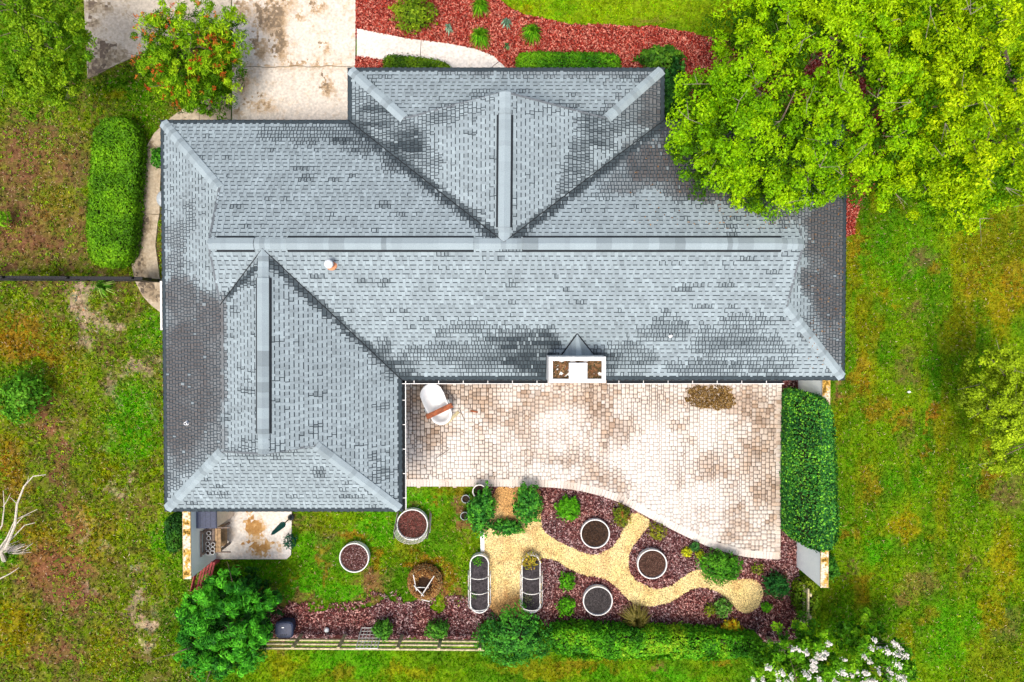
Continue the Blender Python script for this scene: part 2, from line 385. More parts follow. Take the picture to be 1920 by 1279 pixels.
# ------------------------------------------------------------------ lawn: colours and cover
GREEN = (0.062, 0.215, 0.001); LIME = (0.150, 0.300, 0.001); OLIVE = (0.185, 0.215, 0.003); SUNNY = (0.235, 0.385, 0.002)
GOLD = (0.310, 0.250, 0.003); RUST = (0.310, 0.165, 0.010); DIRT = (0.130, 0.062, 0.040); SAND = (0.52, 0.37, 0.28)
BRIGHT = (0.065, 0.330, 0.001); LITTER = (0.23, 0.080, 0.05)
PATCH = [  # px, py, rx, ry, colour, strength
    (70, 90, 110, 110, GREEN, .9), (240, 165, 80, 40, GREEN, .9), (265, 230, 50, 35, GREEN, .8), (215, 180, 25, 14, GOLD, .5), (160, 160, 18, 20, DIRT, .9),
    (60, 430, 120, 60, DIRT, .75), (30, 350, 60, 70, DIRT, .7), (120, 470, 70, 40, DIRT, .6), (60, 260, 80, 60, DIRT, .7), (150, 300, 50, 60, DIRT, .5),
    (120, 535, 190, 16, DIRT, .8), (215, 500, 60, 12, DIRT, .9), (253, 380, 12, 120, DIRT, .95), (290, 460, 10, 60, DIRT, .9),
    (100, 390, 40, 40, OLIVE, .6), (110, 440, 30, 20, LIME, .5),
    (150, 570, 26, 40, SAND, .85), (185, 600, 34, 18, SAND, .7), (205, 615, 14, 20, SAND, .6), (165, 640, 20, 14, SAND, .5),
    (262, 690, 34, 20, SAND, .6), (213, 735, 10, 26, SAND, .8), (285, 772, 9, 12, SAND, .7), (222, 770, 10, 8, SAND, .6), (205, 830, 8, 22, SAND, .6),
    (245, 900, 12, 14, SAND, .6), (215, 925, 16, 12, SAND, .5), (170, 1100, 13, 14, SAND, .8), (258, 1120, 9, 26, SAND, .8), (272, 1175, 14, 20, SAND, .8),
    (245, 1145, 10, 20, SAND, .7), (268, 1215, 8, 18, SAND, .6), (155, 990, 9, 34, SAND, .6), (260, 1070, 14, 10, SAND, .5), (205, 1020, 10, 10, SAND, .5),
    (180, 985, 9, 12, SAND, .4), (300, 1150, 8, 20, SAND, .3),
    (250, 780, 60, 70, BRIGHT, .8), (235, 835, 45, 40, BRIGHT, .6), (280, 620, 40, 40, BRIGHT, .6), (160, 700, 50, 60, LIME, .5), (180, 850, 60, 60, LIME, .4),
    (310, 1010, 30, 60, BRIGHT, .8), (330, 1090, 30, 40, GREEN, .7), (330, 1170, 40, 60, GREEN, .6), (30, 1030, 70, 30, BRIGHT, .7), (90, 1015, 30, 16, BRIGHT, .7),
    (20, 880, 36, 70, RUST, .7), (120, 690, 50, 60, GOLD, .4), (25, 1180, 55, 70, GOLD, .7), (40, 640, 60, 40, RUST, .6), (70, 670, 40, 12, RUST, .7),
    (100, 1050, 75, 50, RUST, .7), (110, 1090, 70, 60, DIRT, .7), (150, 1120, 60, 20, DIRT, .7), (85, 770, 26, 40, DIRT, .9), (115, 850, 16, 60, DIRT, .9),
    (130, 960, 18, 60, DIRT, .8), (110, 1225, 60, 36, DIRT, .7), (205, 715, 12, 60, DIRT, .6), (60, 970, 40, 20, DIRT, .6), (150, 975, 30, 26, RUST, .5),
    (240, 1180, 12, 60, DIRT, .6), (20, 490, 40, 20, DIRT, .7), (40, 720, 60, 40, GREEN, .5),
    (100, 1070, 85, 55, LITTER, .7), (60, 430, 110, 60, LITTER, .45), (60, 300, 80, 60, LITTER, .45), (150, 1120, 60, 25, LITTER, .6), (100, 1225, 60, 30, LITTER, .5), (88, 790, 25, 40, LITTER, .6), (116, 860, 14, 60, LITTER, .6), (133, 960, 16, 60, LITTER, .5), (30, 620, 60, 50, RUST, .5), (60, 1000, 50, 30, RUST, .5), (200, 880, 30, 40, GOLD, .4), (190, 1000, 40, 50, GOLD, .4), (200, 1220, 50, 50, GOLD, .4),
    # right lawn
    (1640, 420, 60, 40, GREEN, .7), (1690, 470, 80, 60, BRIGHT, .5), (1735, 478, 26, 24, DIRT, .8), (1708, 497, 14, 20, DIRT, .6), (1752, 508, 14, 14, RUST, .6),
    (1715, 585, 26, 20, DIRT, .75), (1722, 565, 10, 10, DIRT, .5), (1667, 555, 16, 16, GOLD, .7), (1615, 500, 14, 60, BRIGHT, .7), (1600, 460, 12, 40, RUST, .5), (1640, 620, 20, 40, GOLD, .5),
    (1830, 520, 14, 40, RUST, .6), (1880, 560, 50, 60, GOLD, .7), (1860, 470, 60, 60, OLIVE, .8), (1905, 520, 20, 60, RUST, .5), (1705, 690, 16, 40, DIRT, .6),
    (1612, 700, 16, 50, RUST, .6), (1625, 660, 10, 20, GOLD, .6), (1640, 765, 20, 20, RUST, .6), (1690, 785, 22, 14, RUST, .7), (1703, 815, 12, 30, DIRT, .7), (1747, 785, 10, 20, RUST, .9),
    (1735, 850, 8, 30, RUST, .6), (1635, 900, 14, 40, RUST, .5), (1660, 840, 60, 50, LIME, .5), (1585, 830, 14, 80, GREEN, .6), (1587, 760, 14, 30, RUST, .5), (1850, 870, 20, 60, RUST, .7),
    (1895, 925, 30, 40, DIRT, .8), (1640, 1030, 36, 30, BRIGHT, .9), (1700, 990, 34, 30, GOLD, .8), (1590, 1000, 12, 20, RUST, .6), (1587, 1075, 10, 16, DIRT, .9),
    (1730, 1100, 30, 30, LITTER, .5), (1700, 1125, 16, 14, LITTER, .6), (1825, 1065, 26, 8, DIRT, .7), (1880, 1060, 30, 60, GOLD, .5), (1860, 1150, 20, 50, GOLD, .7),
    (1620, 1090, 26, 14, RUST, .5), (1800, 1170, 50, 40, BRIGHT, .6), (1770, 1220, 40, 50, BRIGHT, .7), (1580, 1180, 60, 50, BRIGHT, .6), (1620, 1120, 20, 20, RUST, .4),
    (1860, 1240, 60, 50, OLIVE, .6), (1740, 1160, 26, 16, RUST, .4), (1590, 1210, 50, 18, GREEN, .9), (1890, 1170, 20, 40, DIRT, .5), (1800, 990, 40, 60, LIME, .5),
    (1700, 910, 40, 30, BRIGHT, .4), (1790, 700, 60, 60, BRIGHT, .4), (1605, 390, 10, 16, LITTER, .9), (1575, 730, 14, 30, LITTER, .9),
    # top lawn
    (1150, 10, 230, 55, SUNNY, .9), (1350, 40, 80, 40, SUNNY, .8), (1220, 38, 40, 9, LITTER, .5), (980, 15, 20, 8, GOLD, .6), (1050, 10, 30, 30, BRIGHT, .4), (1380, 10, 40, 40, GOLD, .5),
    # inner garden
    (560, 1095, 90, 36, BRIGHT, .85), (470, 1065, 50, 35, BRIGHT, .6), (640, 1110, 60, 24, BRIGHT, .8), (480, 1112, 40, 14, LITTER, .8), (620, 995, 50, 12, DIRT, .6), (545, 1125, 60, 9, LITTER, .7), (760, 1030, 30, 20, OLIVE, .7), (830, 1110, 30, 16, LITTER, .7), (690, 1125, 40, 10, LITTER, .7), (850, 925, 30, 10, RUST, .6), (780, 925, 16, 10, LITTER, .6), (430, 1060, 26, 8, LITTER, .6), (610, 1040, 14, 40, LITTER, .5), (580, 1030, 40, 40, BRIGHT, .7), (700, 985, 40, 40, BRIGHT, .8),
    (600, 980, 40, 16, OLIVE, .6), (665, 1000, 36, 10, RUST, .8), (710, 1040, 12, 30, RUST, .7), (610, 1060, 8, 40, RUST, .5), (700, 1090, 30, 30, LITTER, .8), (690, 1070, 30, 16, LITTER, .6),
    (795, 1055, 44, 14, RUST, .9), (838, 1080, 12, 40, RUST, .8), (850, 1120, 26, 24, LITTER, .7), (860, 1090, 20, 20, LIME, .5), (815, 1010, 40, 26, GREEN, .7), (850, 1040, 26, 30, GREEN, .6),
    (800, 940, 60, 24, BRIGHT, .8), (820, 935, 10, 10, RUST, .7), (875, 960, 16, 40, LITTER, .8), (770, 955, 26, 10, LITTER, .6), (560, 975, 30, 12, DIRT, .7), (735, 1000, 12, 40, BRIGHT, .5),
    (540, 1085, 26, 8, RUST, .5), (740, 1065, 12, 16, LIME, .8), (890, 1100, 10, 60, LITTER, .8), (500, 1100, 16, 14, LITTER, .4), (420, 1060, 20, 16, GREEN, .7),
    # bottom lawn
    (640, 1240, 120, 30, BRIGHT, .7), (530, 1245, 40, 30, GOLD, .5), (640, 1265, 40, 14, RUST, .5), (760, 1260, 60, 14, GOLD, .5), (860, 1240, 60, 20, GREEN, .6), (1000, 1255, 100, 16, GOLD, .5),
    (1100, 1245, 60, 10, RUST, .5), (1150, 1262, 50, 14, BRIGHT, .5), (1270, 1265, 80, 16, BRIGHT, .8), (1235, 1248, 18, 10, LITTER, .6), (1350, 1250, 60, 16, GREEN, .6), (520, 1215, 30, 10, LITTER, .5), (1350, 1245, 30, 8, RUST, .5)]

def lawn(x, y):
    """returns colour and grass cover 0..1"""
    px, py = to_px(np.stack([x, y, np.zeros_like(x)], -1))
    n1 = fbm(x * .9, y * .9, 1); n2 = fbm(x * 2.6, y * 2.6, 2); n3 = fbm(x * 8, y * 8, 3); ns = fbm(x * 1.6, y * .35, 4)
    left = sstep(420, 300, px)
    right = sstep(1480, 1560, px)
    col = mixc(GREEN, LIME, sstep(.3, .7, n1))
    col = mixc(col[..., :], OLIVE, left * .55)[:] if False else col * (1 - (left * .45)[..., None]) + np.array(OLIVE) * (left * .45)[..., None]
    t = right * sstep(.50, .72, ns) * .5
    col = col * (1 - t[..., None]) + np.array(GOLD) * t[..., None]
    t = left * np.clip(sstep(.48, .68, n2) * .4 + sstep(.5, .62, n3) * .42, 0, .75)
    col = col * (1 - t[..., None]) + np.array(DIRT) * t[..., None]
    cover = 1 - left * .3 - left * sstep(.45, .66, n2) * .4
    wx = px + (fbm(x * 2.2, y * 2.2, 7) - .5) * 60 + (n3 - .5) * 26; wy = py + (fbm(x * 2.2, y * 2.2, 8) - .5) * 60 + (fbm(x * 8, y * 8, 9) - .5) * 26
    for (a, b, rx, ry, c, s) in PATCH:
        d = np.sqrt(((wx - a) / rx) ** 2 + ((wy - b) / ry) ** 2)
        w = s * sstep(1.3, .45, d)
        if c == DIRT: w = w * (.25 + 1.2 * n3).clip(0, 1)
        if c in (DIRT, SAND, LITTER): w = w * (0.5 + .9 * n3).clip(0, 1); cover = cover * (1 - w * .85)
        else: cover = cover + (1 - cover) * w * .7
        col = col * (1 - w[..., None]) + np.array(c) * w[..., None]
    col = col * (0.70 + .66 * fbm(x * 5, y * 5, 12))[..., None]
    return col, cover

def build_ground():
    fine = 0.085
    xs = np.concatenate([[-140, -90, -60, -40, -30, -24, -20], np.arange(-18, 18.01, fine), [20, 24, 30, 40, 60, 90, 140]])
    ys = np.concatenate([[-140, -90, -60, -40, -30, -24, -18, -15], np.arange(-12.6, 12.6, fine), [15, 18, 24, 30, 40, 60, 90, 140]])
    X, Y = np.meshgrid(xs, ys)
    Z = -0.03 + (fbm(X * 1.5, Y * 1.5, 20) - .5) * .045
    Z = np.minimum(Z, -0.004)
    nx, ny = len(xs), len(ys)
    V = np.stack([X, Y, Z], -1).reshape(-1, 3)
    i = np.arange((ny - 1) * (nx - 1)); r = i // (nx - 1); c = i % (nx - 1)
    F = np.stack([r * nx + c, r * nx + c + 1, (r + 1) * nx + c + 1, (r + 1) * nx + c], -1)
    cen = V[F].mean(1)
    col, cov = lawn(cen[:, 0], cen[:, 1])
    soil = np.array((.055, .040, .012))
    col = col * .62 + soil * .38
    col = col * (.55 + .9 * fbm(cen[:, 0] * 13, cen[:, 1] * 13, 34, 3))[:, None]
    o = npmesh('ground', V, F, col, M_SOIL); o['kind'] = 'structure'

build_ground()

def build_grass():
    n = 300000
    x = rng.uniform(-17.4, 17.4, n); y = rng.uniform(-12, 12, n)
    keep = np.ones(n, bool)
    for k in ('DRIVE', 'PAD', 'WALK_W', 'WALK_N', 'BED_N', 'PATIO', 'GARDEN', 'SLAB_S', 'HOUSE'):
        keep &= ~inside(Wp[k], x, y)
    st = inside(Wp['STRIP_S'], x, y)
    keep &= ~(st & (rng.random(n) < .80 + .2 * fbm(x * 4, y * 4, 36)))
    x, y = x[keep], y[keep]
    col, cov = lawn(x, y)
    px, py = to_px(np.stack([x, y, np.zeros(len(x))], -1))
    weedy = sstep(430, 300, px)
    k = rng.random(len(x)) < cov * np.clip(.25 + 1.25 * fbm(x * 3.2, y * 3.2, 31), 0, 1) * (1 - .25 * weedy)
    x, y, col, weedy = x[k], y[k], col[k], weedy[k]
    n = len(x)
    fine = fbm(x * 16, y * 16, 33, 2)
    tone = (rng.normal(1, .27, n) * (.55 + .9 * fine)).clip(.3, 2.0)
    hue = rng.normal(0, 1, n)
    c = col * tone[:, None]
    c = c * np.stack([1 + .22 * hue, 1 + 0 * hue, 1 - .1 * hue], -1).clip(.5, 1.6)
    dry = rng.random(n) < .10
    c[dry] = c[dry] * .5 + np.array([.26, .20, .05]) * .5
    nb = 5
    X = np.repeat(x, nb) + rng.normal(0, .014, n * nb); Y = np.repeat(y, nb) + rng.normal(0, .014, n * nb); Wd = np.repeat(weedy, nb)
    N = n * nb
    L = rng.uniform(.03, .075, N) * (1 + .5 * Wd); w = rng.uniform(.006, .012, N) * (1 + .8 * Wd)
    a = rng.uniform(0, 2 * np.pi, N); lean = rng.uniform(.3, 1.0, N)
    dx, dy = np.cos(a), np.sin(a); z0 = np.full(N, -.03)
    b1 = np.stack([X - dy * w, Y + dx * w, z0], -1); b2 = np.stack([X + dy * w, Y - dx * w, z0], -1)
    tip = np.stack([X + dx * L * lean, Y + dy * L * lean, z0 + .02 + L * (1.2 - lean * .8)], -1)
    cc = np.repeat(c, nb, 0) * rng.normal(1.12, .14, N).clip(.6, 1.6)[:, None]
    o = quads('grass', np.stack([b1, b2, tip], 1), cc, M_GRASS); tag(o, 'short patchy lawn grass and weeds around the house', 'grass', kind='stuff')

build_grass()

# ------------------------------------------------------------------ mulch and gravel
def chips(name, pts, excl, dens, cols, m, size=(.05, .11), wid=(.014, .028), z=.012, parent=None, colvar=None, tilt=.5, ragged=None):
    A = np.array(pts); mn, mx = A.min(0), A.max(0)
    mn = np.maximum(mn, (-17.3, -12)); mx = np.minimum(mx, (17.3, 12))
    n = int((mx[0] - mn[0]) * (mx[1] - mn[1]) * dens)
    x = rng.uniform(mn[0], mx[0], n); y = rng.uniform(mn[1], mx[1], n)
    k = inside(pts, x, y) & ~inside(Wp['HOUSE'], x, y)
    if ragged is not None: k &= rng.random(n) < ragged(x, y)
    for e in excl: k &= ~inside(e, x, y)
    x, y = x[k], y[k]; n = len(x)
    L = rng.uniform(*size, n) / 2; w = rng.uniform(*wid, n) / 2 * 1.6
    a = rng.uniform(0, 2 * np.pi, n); d = np.stack([np.cos(a), np.sin(a), rng.normal(0, tilt, n)], -1)
    e = np.stack([-np.sin(a), np.cos(a), rng.normal(0, tilt, n)], -1)
    c = np.stack([x, y, z + rng.uniform(.004, .03, n)], -1)
    Q = np.stack([c - d * L[:, None] - e * w[:, None] * .6, c + d * L[:, None] - e * w[:, None], c + d * L[:, None] * .9 + e * w[:, None], c - d * L[:, None] + e * w[:, None] * .8], 1)
    cols = np.array(cols); ci = cols[rng.integers(0, len(cols), n)] * rng.normal(1, .25, n).clip(.4, 1.7)[:, None]
    if colvar: ci = colvar(x, y, ci)
    o = quads(name, Q, ci, m, parent); o['kind'] = 'stuff'
    return o

RED_M = [(.36, .060, .040), (.20, .018, .012), (.46, .12, .085), (.11, .010, .008), (.56, .22, .16), (.30, .035, .02)]
BRN_M = [(.16, .062, .060), (.075, .025, .026), (.27, .145, .14), (.035, .012, .014), (.46, .32, .31), (.11, .034, .034)]

def red_bed(x, y): return mixc((.06, .008, .006), (.13, .02, .014), fbm(x * 6, y * 6, 40))
def brn_bed(x, y): return mixc((.030, .010, .010), (.075, .026, .022), fbm(x * 6, y * 6, 41))
def gar_var(x, y, c):
    px, py = to_px(np.stack([x, y, 0 * x], -1))
    t = sstep(.48, .66, fbm(x * .8, y * .8, 44)) * .45
    return c * (1 - t[:, None]) + c * np.array([1.3, .85, .65]) * t[:, None]

ob = sheet('red_mulch_bed', Wp['BED_N'], .008, .16, red_bed, M_SOIL, kind='structure')
o = chips('mulch_chip', Wp['BED_N'], [Wp['DRIVE'], Wp['WALK_N']], 1300, RED_M, M_CHIP, parent=ob)
ob = sheet('garden_mulch_bed', Wp['GARDEN'], .008, .16, brn_bed, M_SOIL, kind='structure')
o = chips('mulch_chip', Wp['GARDEN'], [Wp['PATIO'], Wp['GRAVEL']], 1500, BRN_M, M_CHIP, parent=ob, colvar=gar_var)
ob = sheet('fence_mulch_bed', Wp['STRIP_S'], .004, .16, brn_bed, M_SOIL, kind='structure')
o = chips('mulch_chip', rough_poly(poly([(450, 1080), (500, 1108), (560, 1124), (640, 1132), (700, 1120), (760, 1100), (830, 1118), (905, 1120), (905, 1200), (512, 1200), (470, 1160)]), .16, .14, 8), [], 1100, BRN_M, M_CHIP, parent=ob, z=-.004, colvar=gar_var, ragged=lambda x, y: np.where(inside(Wp['STRIP_S'], x, y), 1.0, .75 * sstep(.45, .6, fbm(x * 3.5, y * 3.5, 37))))

def grav_col(x, y):
    px, py = to_px(np.stack([x, y, 0 * x], -1))
    org_ = np.clip(sstep(1080, 1150, py) * sstep(1040, 1010, px) + sstep(1000, 930, py) * sstep(1030, 1015, px) + .5 * sstep(.5, .7, fbm(x * 3, y * 3, 52)), 0, 1)
    c = mixc((.55, .42, .16), (.62, .50, .26), fbm(x * 2, y * 2, 50))
    return (c * (1 - .75 * org_[..., None]) + np.array((.42, .20, .06)) * .75 * org_[..., None]) * 1.2

gv = sheet('gravel_path', Wp['GRAVEL'], .018, .12, lambda x, y: grav_col(x, y) * .62, M_STONE, kind='structure')
def pebbles():
    A = np.array(Wp['GRAVEL']); mn, mx = A.min(0), A.max(0)
    n = int((mx[0] - mn[0]) * (mx[1] - mn[1]) * 2300)
    x = rng.uniform(mn[0], mx[0], n); y = rng.uniform(mn[1], mx[1], n)
    k = inside(Wp['GRAVEL'], x, y); x, y = x[k], y[k]; n = len(x)
    r = rng.uniform(.010, .021, n); a0 = rng.uniform(0, 6.28, n)
    ring = [np.stack([x + r * np.cos(a0 + q) * rng.uniform(.7, 1.2, n), y + r * np.sin(a0 + q) * rng.uniform(.7, 1.2, n), np.full(n, .019)], -1) for q in (0, 1.57, 3.14, 4.71)]
    top = np.stack([x + rng.normal(0, .003, n), y + rng.normal(0, .003, n), .020 + r * rng.uniform(.5, 1.1, n)], -1)
    V = np.stack(ring + [top], 1).reshape(-1, 3)
    b = np.arange(n)[:, None] * 5
    F = np.concatenate([b + np.array([[i, (i + 1) % 4, 4]]) for i in range(4)], 0)
    c = grav_col(x, y) * rng.normal(1.05, .3, n).clip(.3, 1.7)[:, None]
    dk = rng.random(n) < .16; c[dk] *= .3
    o = npmesh('pebble', V, F, np.tile(c, (4, 1)), M_STONE, gv); o['kind'] = 'stuff'
pebbles()

# ------------------------------------------------------------------ concrete
def spot(px, py, blobs):
    s = np.zeros_like(px)
    for a, b, rx, ry, k in blobs:
        s = np.maximum(s, k * sstep(1.3, .55, np.sqrt(((px - a) / rx) ** 2 + ((py - b) / ry) ** 2)))
    return s

def conc_fn(blobs, base=(.62, .565, .49), tan=(.44, .31, .18), dark=(.20, .15, .10), amount=.5, seed=60, sc=1.0, pos=None):
    def fn(x, y):
        px, py = to_px(np.stack([x, y, 0 * x], -1))
        n = fbm(x * 2.4 * sc, y * 2.4 * sc, seed, 5); n2 = fbm(x * 11 * sc, y * 11 * sc, seed + 3, 4)
        s = spot(px + (n2 - .5) * 40, py + (n2 - .5) * 40, blobs) * (.25 + 1.2 * n2)
        s = np.clip(s * .85 + amount * sstep(.42, .8, n * .45 + n2 * .55) + .12 * n2, 0, 1)
        c = mixc(base, tan, sstep(.02, .75, s))
        c = mixc(c, dark, sstep(.5, 1.0, s))if False else c * (1 - sstep(.5, 1.0, s)[..., None]) + np.array(dark) * sstep(.5, 1.0, s)[..., None]
        return c * (.9 + .2 * n2)[..., None]
    return fn

drive_fn = conc_fn([(510, 30, 30, 40, .9), (525, 80, 14, 40, .95), (490, 90, 14, 26, .8), (565, 35, 12, 10, .6), (600, 20, 20, 14, .45), (460, 20, 30, 20, .5), (615, 95, 10, 12, .5), (455, 150, 16, 30, .5),
                    (615, 165, 14, 20, .75), (490, 200, 30, 16, .5), (560, 127, 90, 6, .4), (445, 215, 20, 10, .5), (520, 10, 40, 14, .6)], amount=.42)
pad_fn = conc_fn([(180, 120, 40, 30, .9), (200, 95, 30, 18, .8), (178, 48, 14, 12, .7), (170, 10, 20, 14, .75), (205, 10, 12, 16, .6), (220, 110, 30, 16, .8)], base=(.46, .41, .335), tan=(.29, .235, .155), dark=(.13, .10, .075), amount=.5, seed=70)
walkw_fn = conc_fn([(270, 420, 18, 26, .9), (285, 275, 10, 10, .9), (275, 540, 18, 20, .95), (260, 480, 14, 40, .6), (290, 550, 16, 16, .85), (395, 205, 40, 14, .55), (275, 350, 14, 30, .3), (266, 500, 12, 18, .6)], base=(.42, .355, .26), tan=(.27, .21, .135), dark=(.10, .08, .06), amount=.55, seed=75, sc=1.6)
walkn_fn = conc_fn([(700, 105, 10, 5, .3)], base=(.66, .62, .57), amount=.16, seed=80)
slab_fn = conc_fn([(480, 990, 18, 26, 1.), (487, 1028, 26, 14, 1.), (470, 985, 16, 14, .8), (520, 1025, 14, 10, .6), (430, 1000, 12, 14, .3)], base=(.64, .60, .55), tan=(.48, .30, .12), dark=(.34, .18, .06), amount=.22, seed=85)

def slabs(name, pieces, fn, z=.03, sp=.09):
    """a concrete surface: its dark joint bed and the slabs laid on it"""
    allp = [p for pc in pieces for p in pc]
    root = empty(name, (*PXY(*allp[0]), 0), kind='structure')
    for pc in pieces:
        sheet('slab', poly(pc), z, sp, fn, M_CONC, root, thick=.12)
    return root

def jag(p0, p1, n, amp, seed):
    r = random.Random(seed); out = []
    for i in range(n + 1):
        t = i / n
        out.append((p0[0] + (p1[0] - p0[0]) * t, p0[1] + (p1[1] - p0[1]) * t + (r.uniform(-amp, amp) if 0 < i < n else 0)))
    return out
crack = jag((436, 127), (666, 124), 26, 1.6, 4)
slabs('driveway', [[(436, -120), (666.6, -120), (667, 60)] + [(x, y - .7) for x, y in reversed(crack)],
                   [(x, y + .7) for x, y in crack] + [(666, 300), (436, 300)]], drive_fn, sp=.06)
slabs('parking_pad', [PAD], pad_fn, z=.026)
slabs('side_walkway', [[(433.4, 176), (390, 186), (374.6, 191.5), (375, 262), (433.4, 262)],
                       [(374, 191.7), (350, 200), (320, 222), (290, 250), (270, 282), (259, 330), (250.5, 386), (249, 399.5), (299.6, 402), (301, 345), (304, 300), (322, 268), (350, 262), (374, 262)],
                       [(249, 400.5), (246, 450), (247, 490), (253, 525), (268, 555), (285, 573), (303, 587), (335, 600), (335, 560), (300, 522), (296, 490), (292, 460), (296, 420), (299.5, 403)]], walkw_fn, z=.034)
slabs('front_walkway', [[(669.5, 54), (715, 63), (760, 72), (789.5, 76), (786.5, 124), (720, 113), (669.5, 106)],
                        [(790.5, 76), (840, 82), (890, 92), (925, 105), (936, 115), (905, 140), (870, 170), (840, 170), (787.5, 124.5)],
                        [(937, 116), (950, 130), (955, 170), (871, 170), (906, 140)]], walkn_fn, z=.034)
slabs('grill_slab', [SLAB_S], slab_fn, z=.032)

# ------------------------------------------------------------------ patio of small pavers
def pav_stain(x, y):
    px, py = to_px(np.stack([x, y, 0 * x], -1))
    n = fbm(x * 1.1, y * 1.1, 90, 4); n2 = fbm(x * 4, y * 4, 93, 3)
    s = .18 + .46 * sstep(.36, .64, n * .6 + n2 * .4)
    s = np.maximum(s, spot(px + (n2 - .5) * 60, py + (n2 - .5) * 40, [(800, 735, 60, 30, .75), (860, 730, 40, 20, .55), (800, 790, 40, 40, .5), (1010, 755, 60, 30, .62), (985, 790, 40, 40, .55), (1060, 745, 80, 26, .5),
        (1100, 880, 60, 30, .5), (1150, 895, 40, 24, .62), (1160, 910, 30, 14, .5), (1420, 850, 50, 60, .55), (1450, 940, 26, 60, .7), (1450, 780, 24, 60, .6), (1400, 740, 60, 20, .45), (1230, 745, 60, 20, .4),
        (1080, 840, 30, 30, .45), (1340, 920, 30, 20, .35), (1430, 1000, 30, 30, .4), (780, 880, 20, 26, .35)]) * (.5 + .8 * n2))
    cl = spot(px, py, [(1050, 810, 60, 50, .7), (900, 850, 80, 50, .6), (1230, 860, 90, 60, .8), (1330, 800, 50, 50, .7), (1300, 960, 70, 60, .7), (1040, 885, 60, 18, .6), (1240, 940, 60, 50, .8), (870, 790, 40, 30, .4)])
    return np.clip(s - cl * .55, 0, 1)

def pav_col(x, y, rnd, rnd2):
    s = pav_stain(x, y)
    c = mixc((.69, .65, .60), (.44, .33, .245), np.clip(s * 1.35 + (rnd - .5) * .4, 0, 1))
    t = sstep(.62, 1.1, s + (rnd2 - .5) * .8) * .7
    return (c * (1 - t[..., None]) + np.array((.20, .135, .09)) * t[..., None]) * (.88 + .24 * rnd[..., None])

pin = Wp['PATIO']
def joint_col(x, y):
    s = pav_stain(x, y)
    return mixc((.27, .24, .21), (.030, .016, .009), sstep(.0, .34, s))
patio = sheet('patio', smooth_poly(pin, 0), .030, .12, joint_col, M_PAVE, thick=.05, kind='structure')

curve = [np.array(PXY(*p)) for p in PATIO_CURVE]
def resample(pts, step):
    out = []; acc = 0.0
    cum = [0]
    for i in range(1, len(pts)): cum.append(cum[-1] + np.linalg.norm(pts[i] - pts[i - 1]))
    for d in np.arange(0, cum[-1], step):
        i = max(j for j in range(len(cum)) if cum[j] <= d + 1e-9); i = min(i, len(pts) - 2)
        t = (d - cum[i]) / (cum[i + 1] - cum[i]); out.append(pts[i] * (1 - t) + pts[i + 1] * t)
    return out
def chaikin(pts, it):
    for _ in range(it):
        o = [pts[0]]
        for a, b in zip(pts, pts[1:]): o += [a * .75 + b * .25, a * .25 + b * .75]
        pts = o + [pts[-1]]
    return pts
fcurve = chaikin(curve, 2)

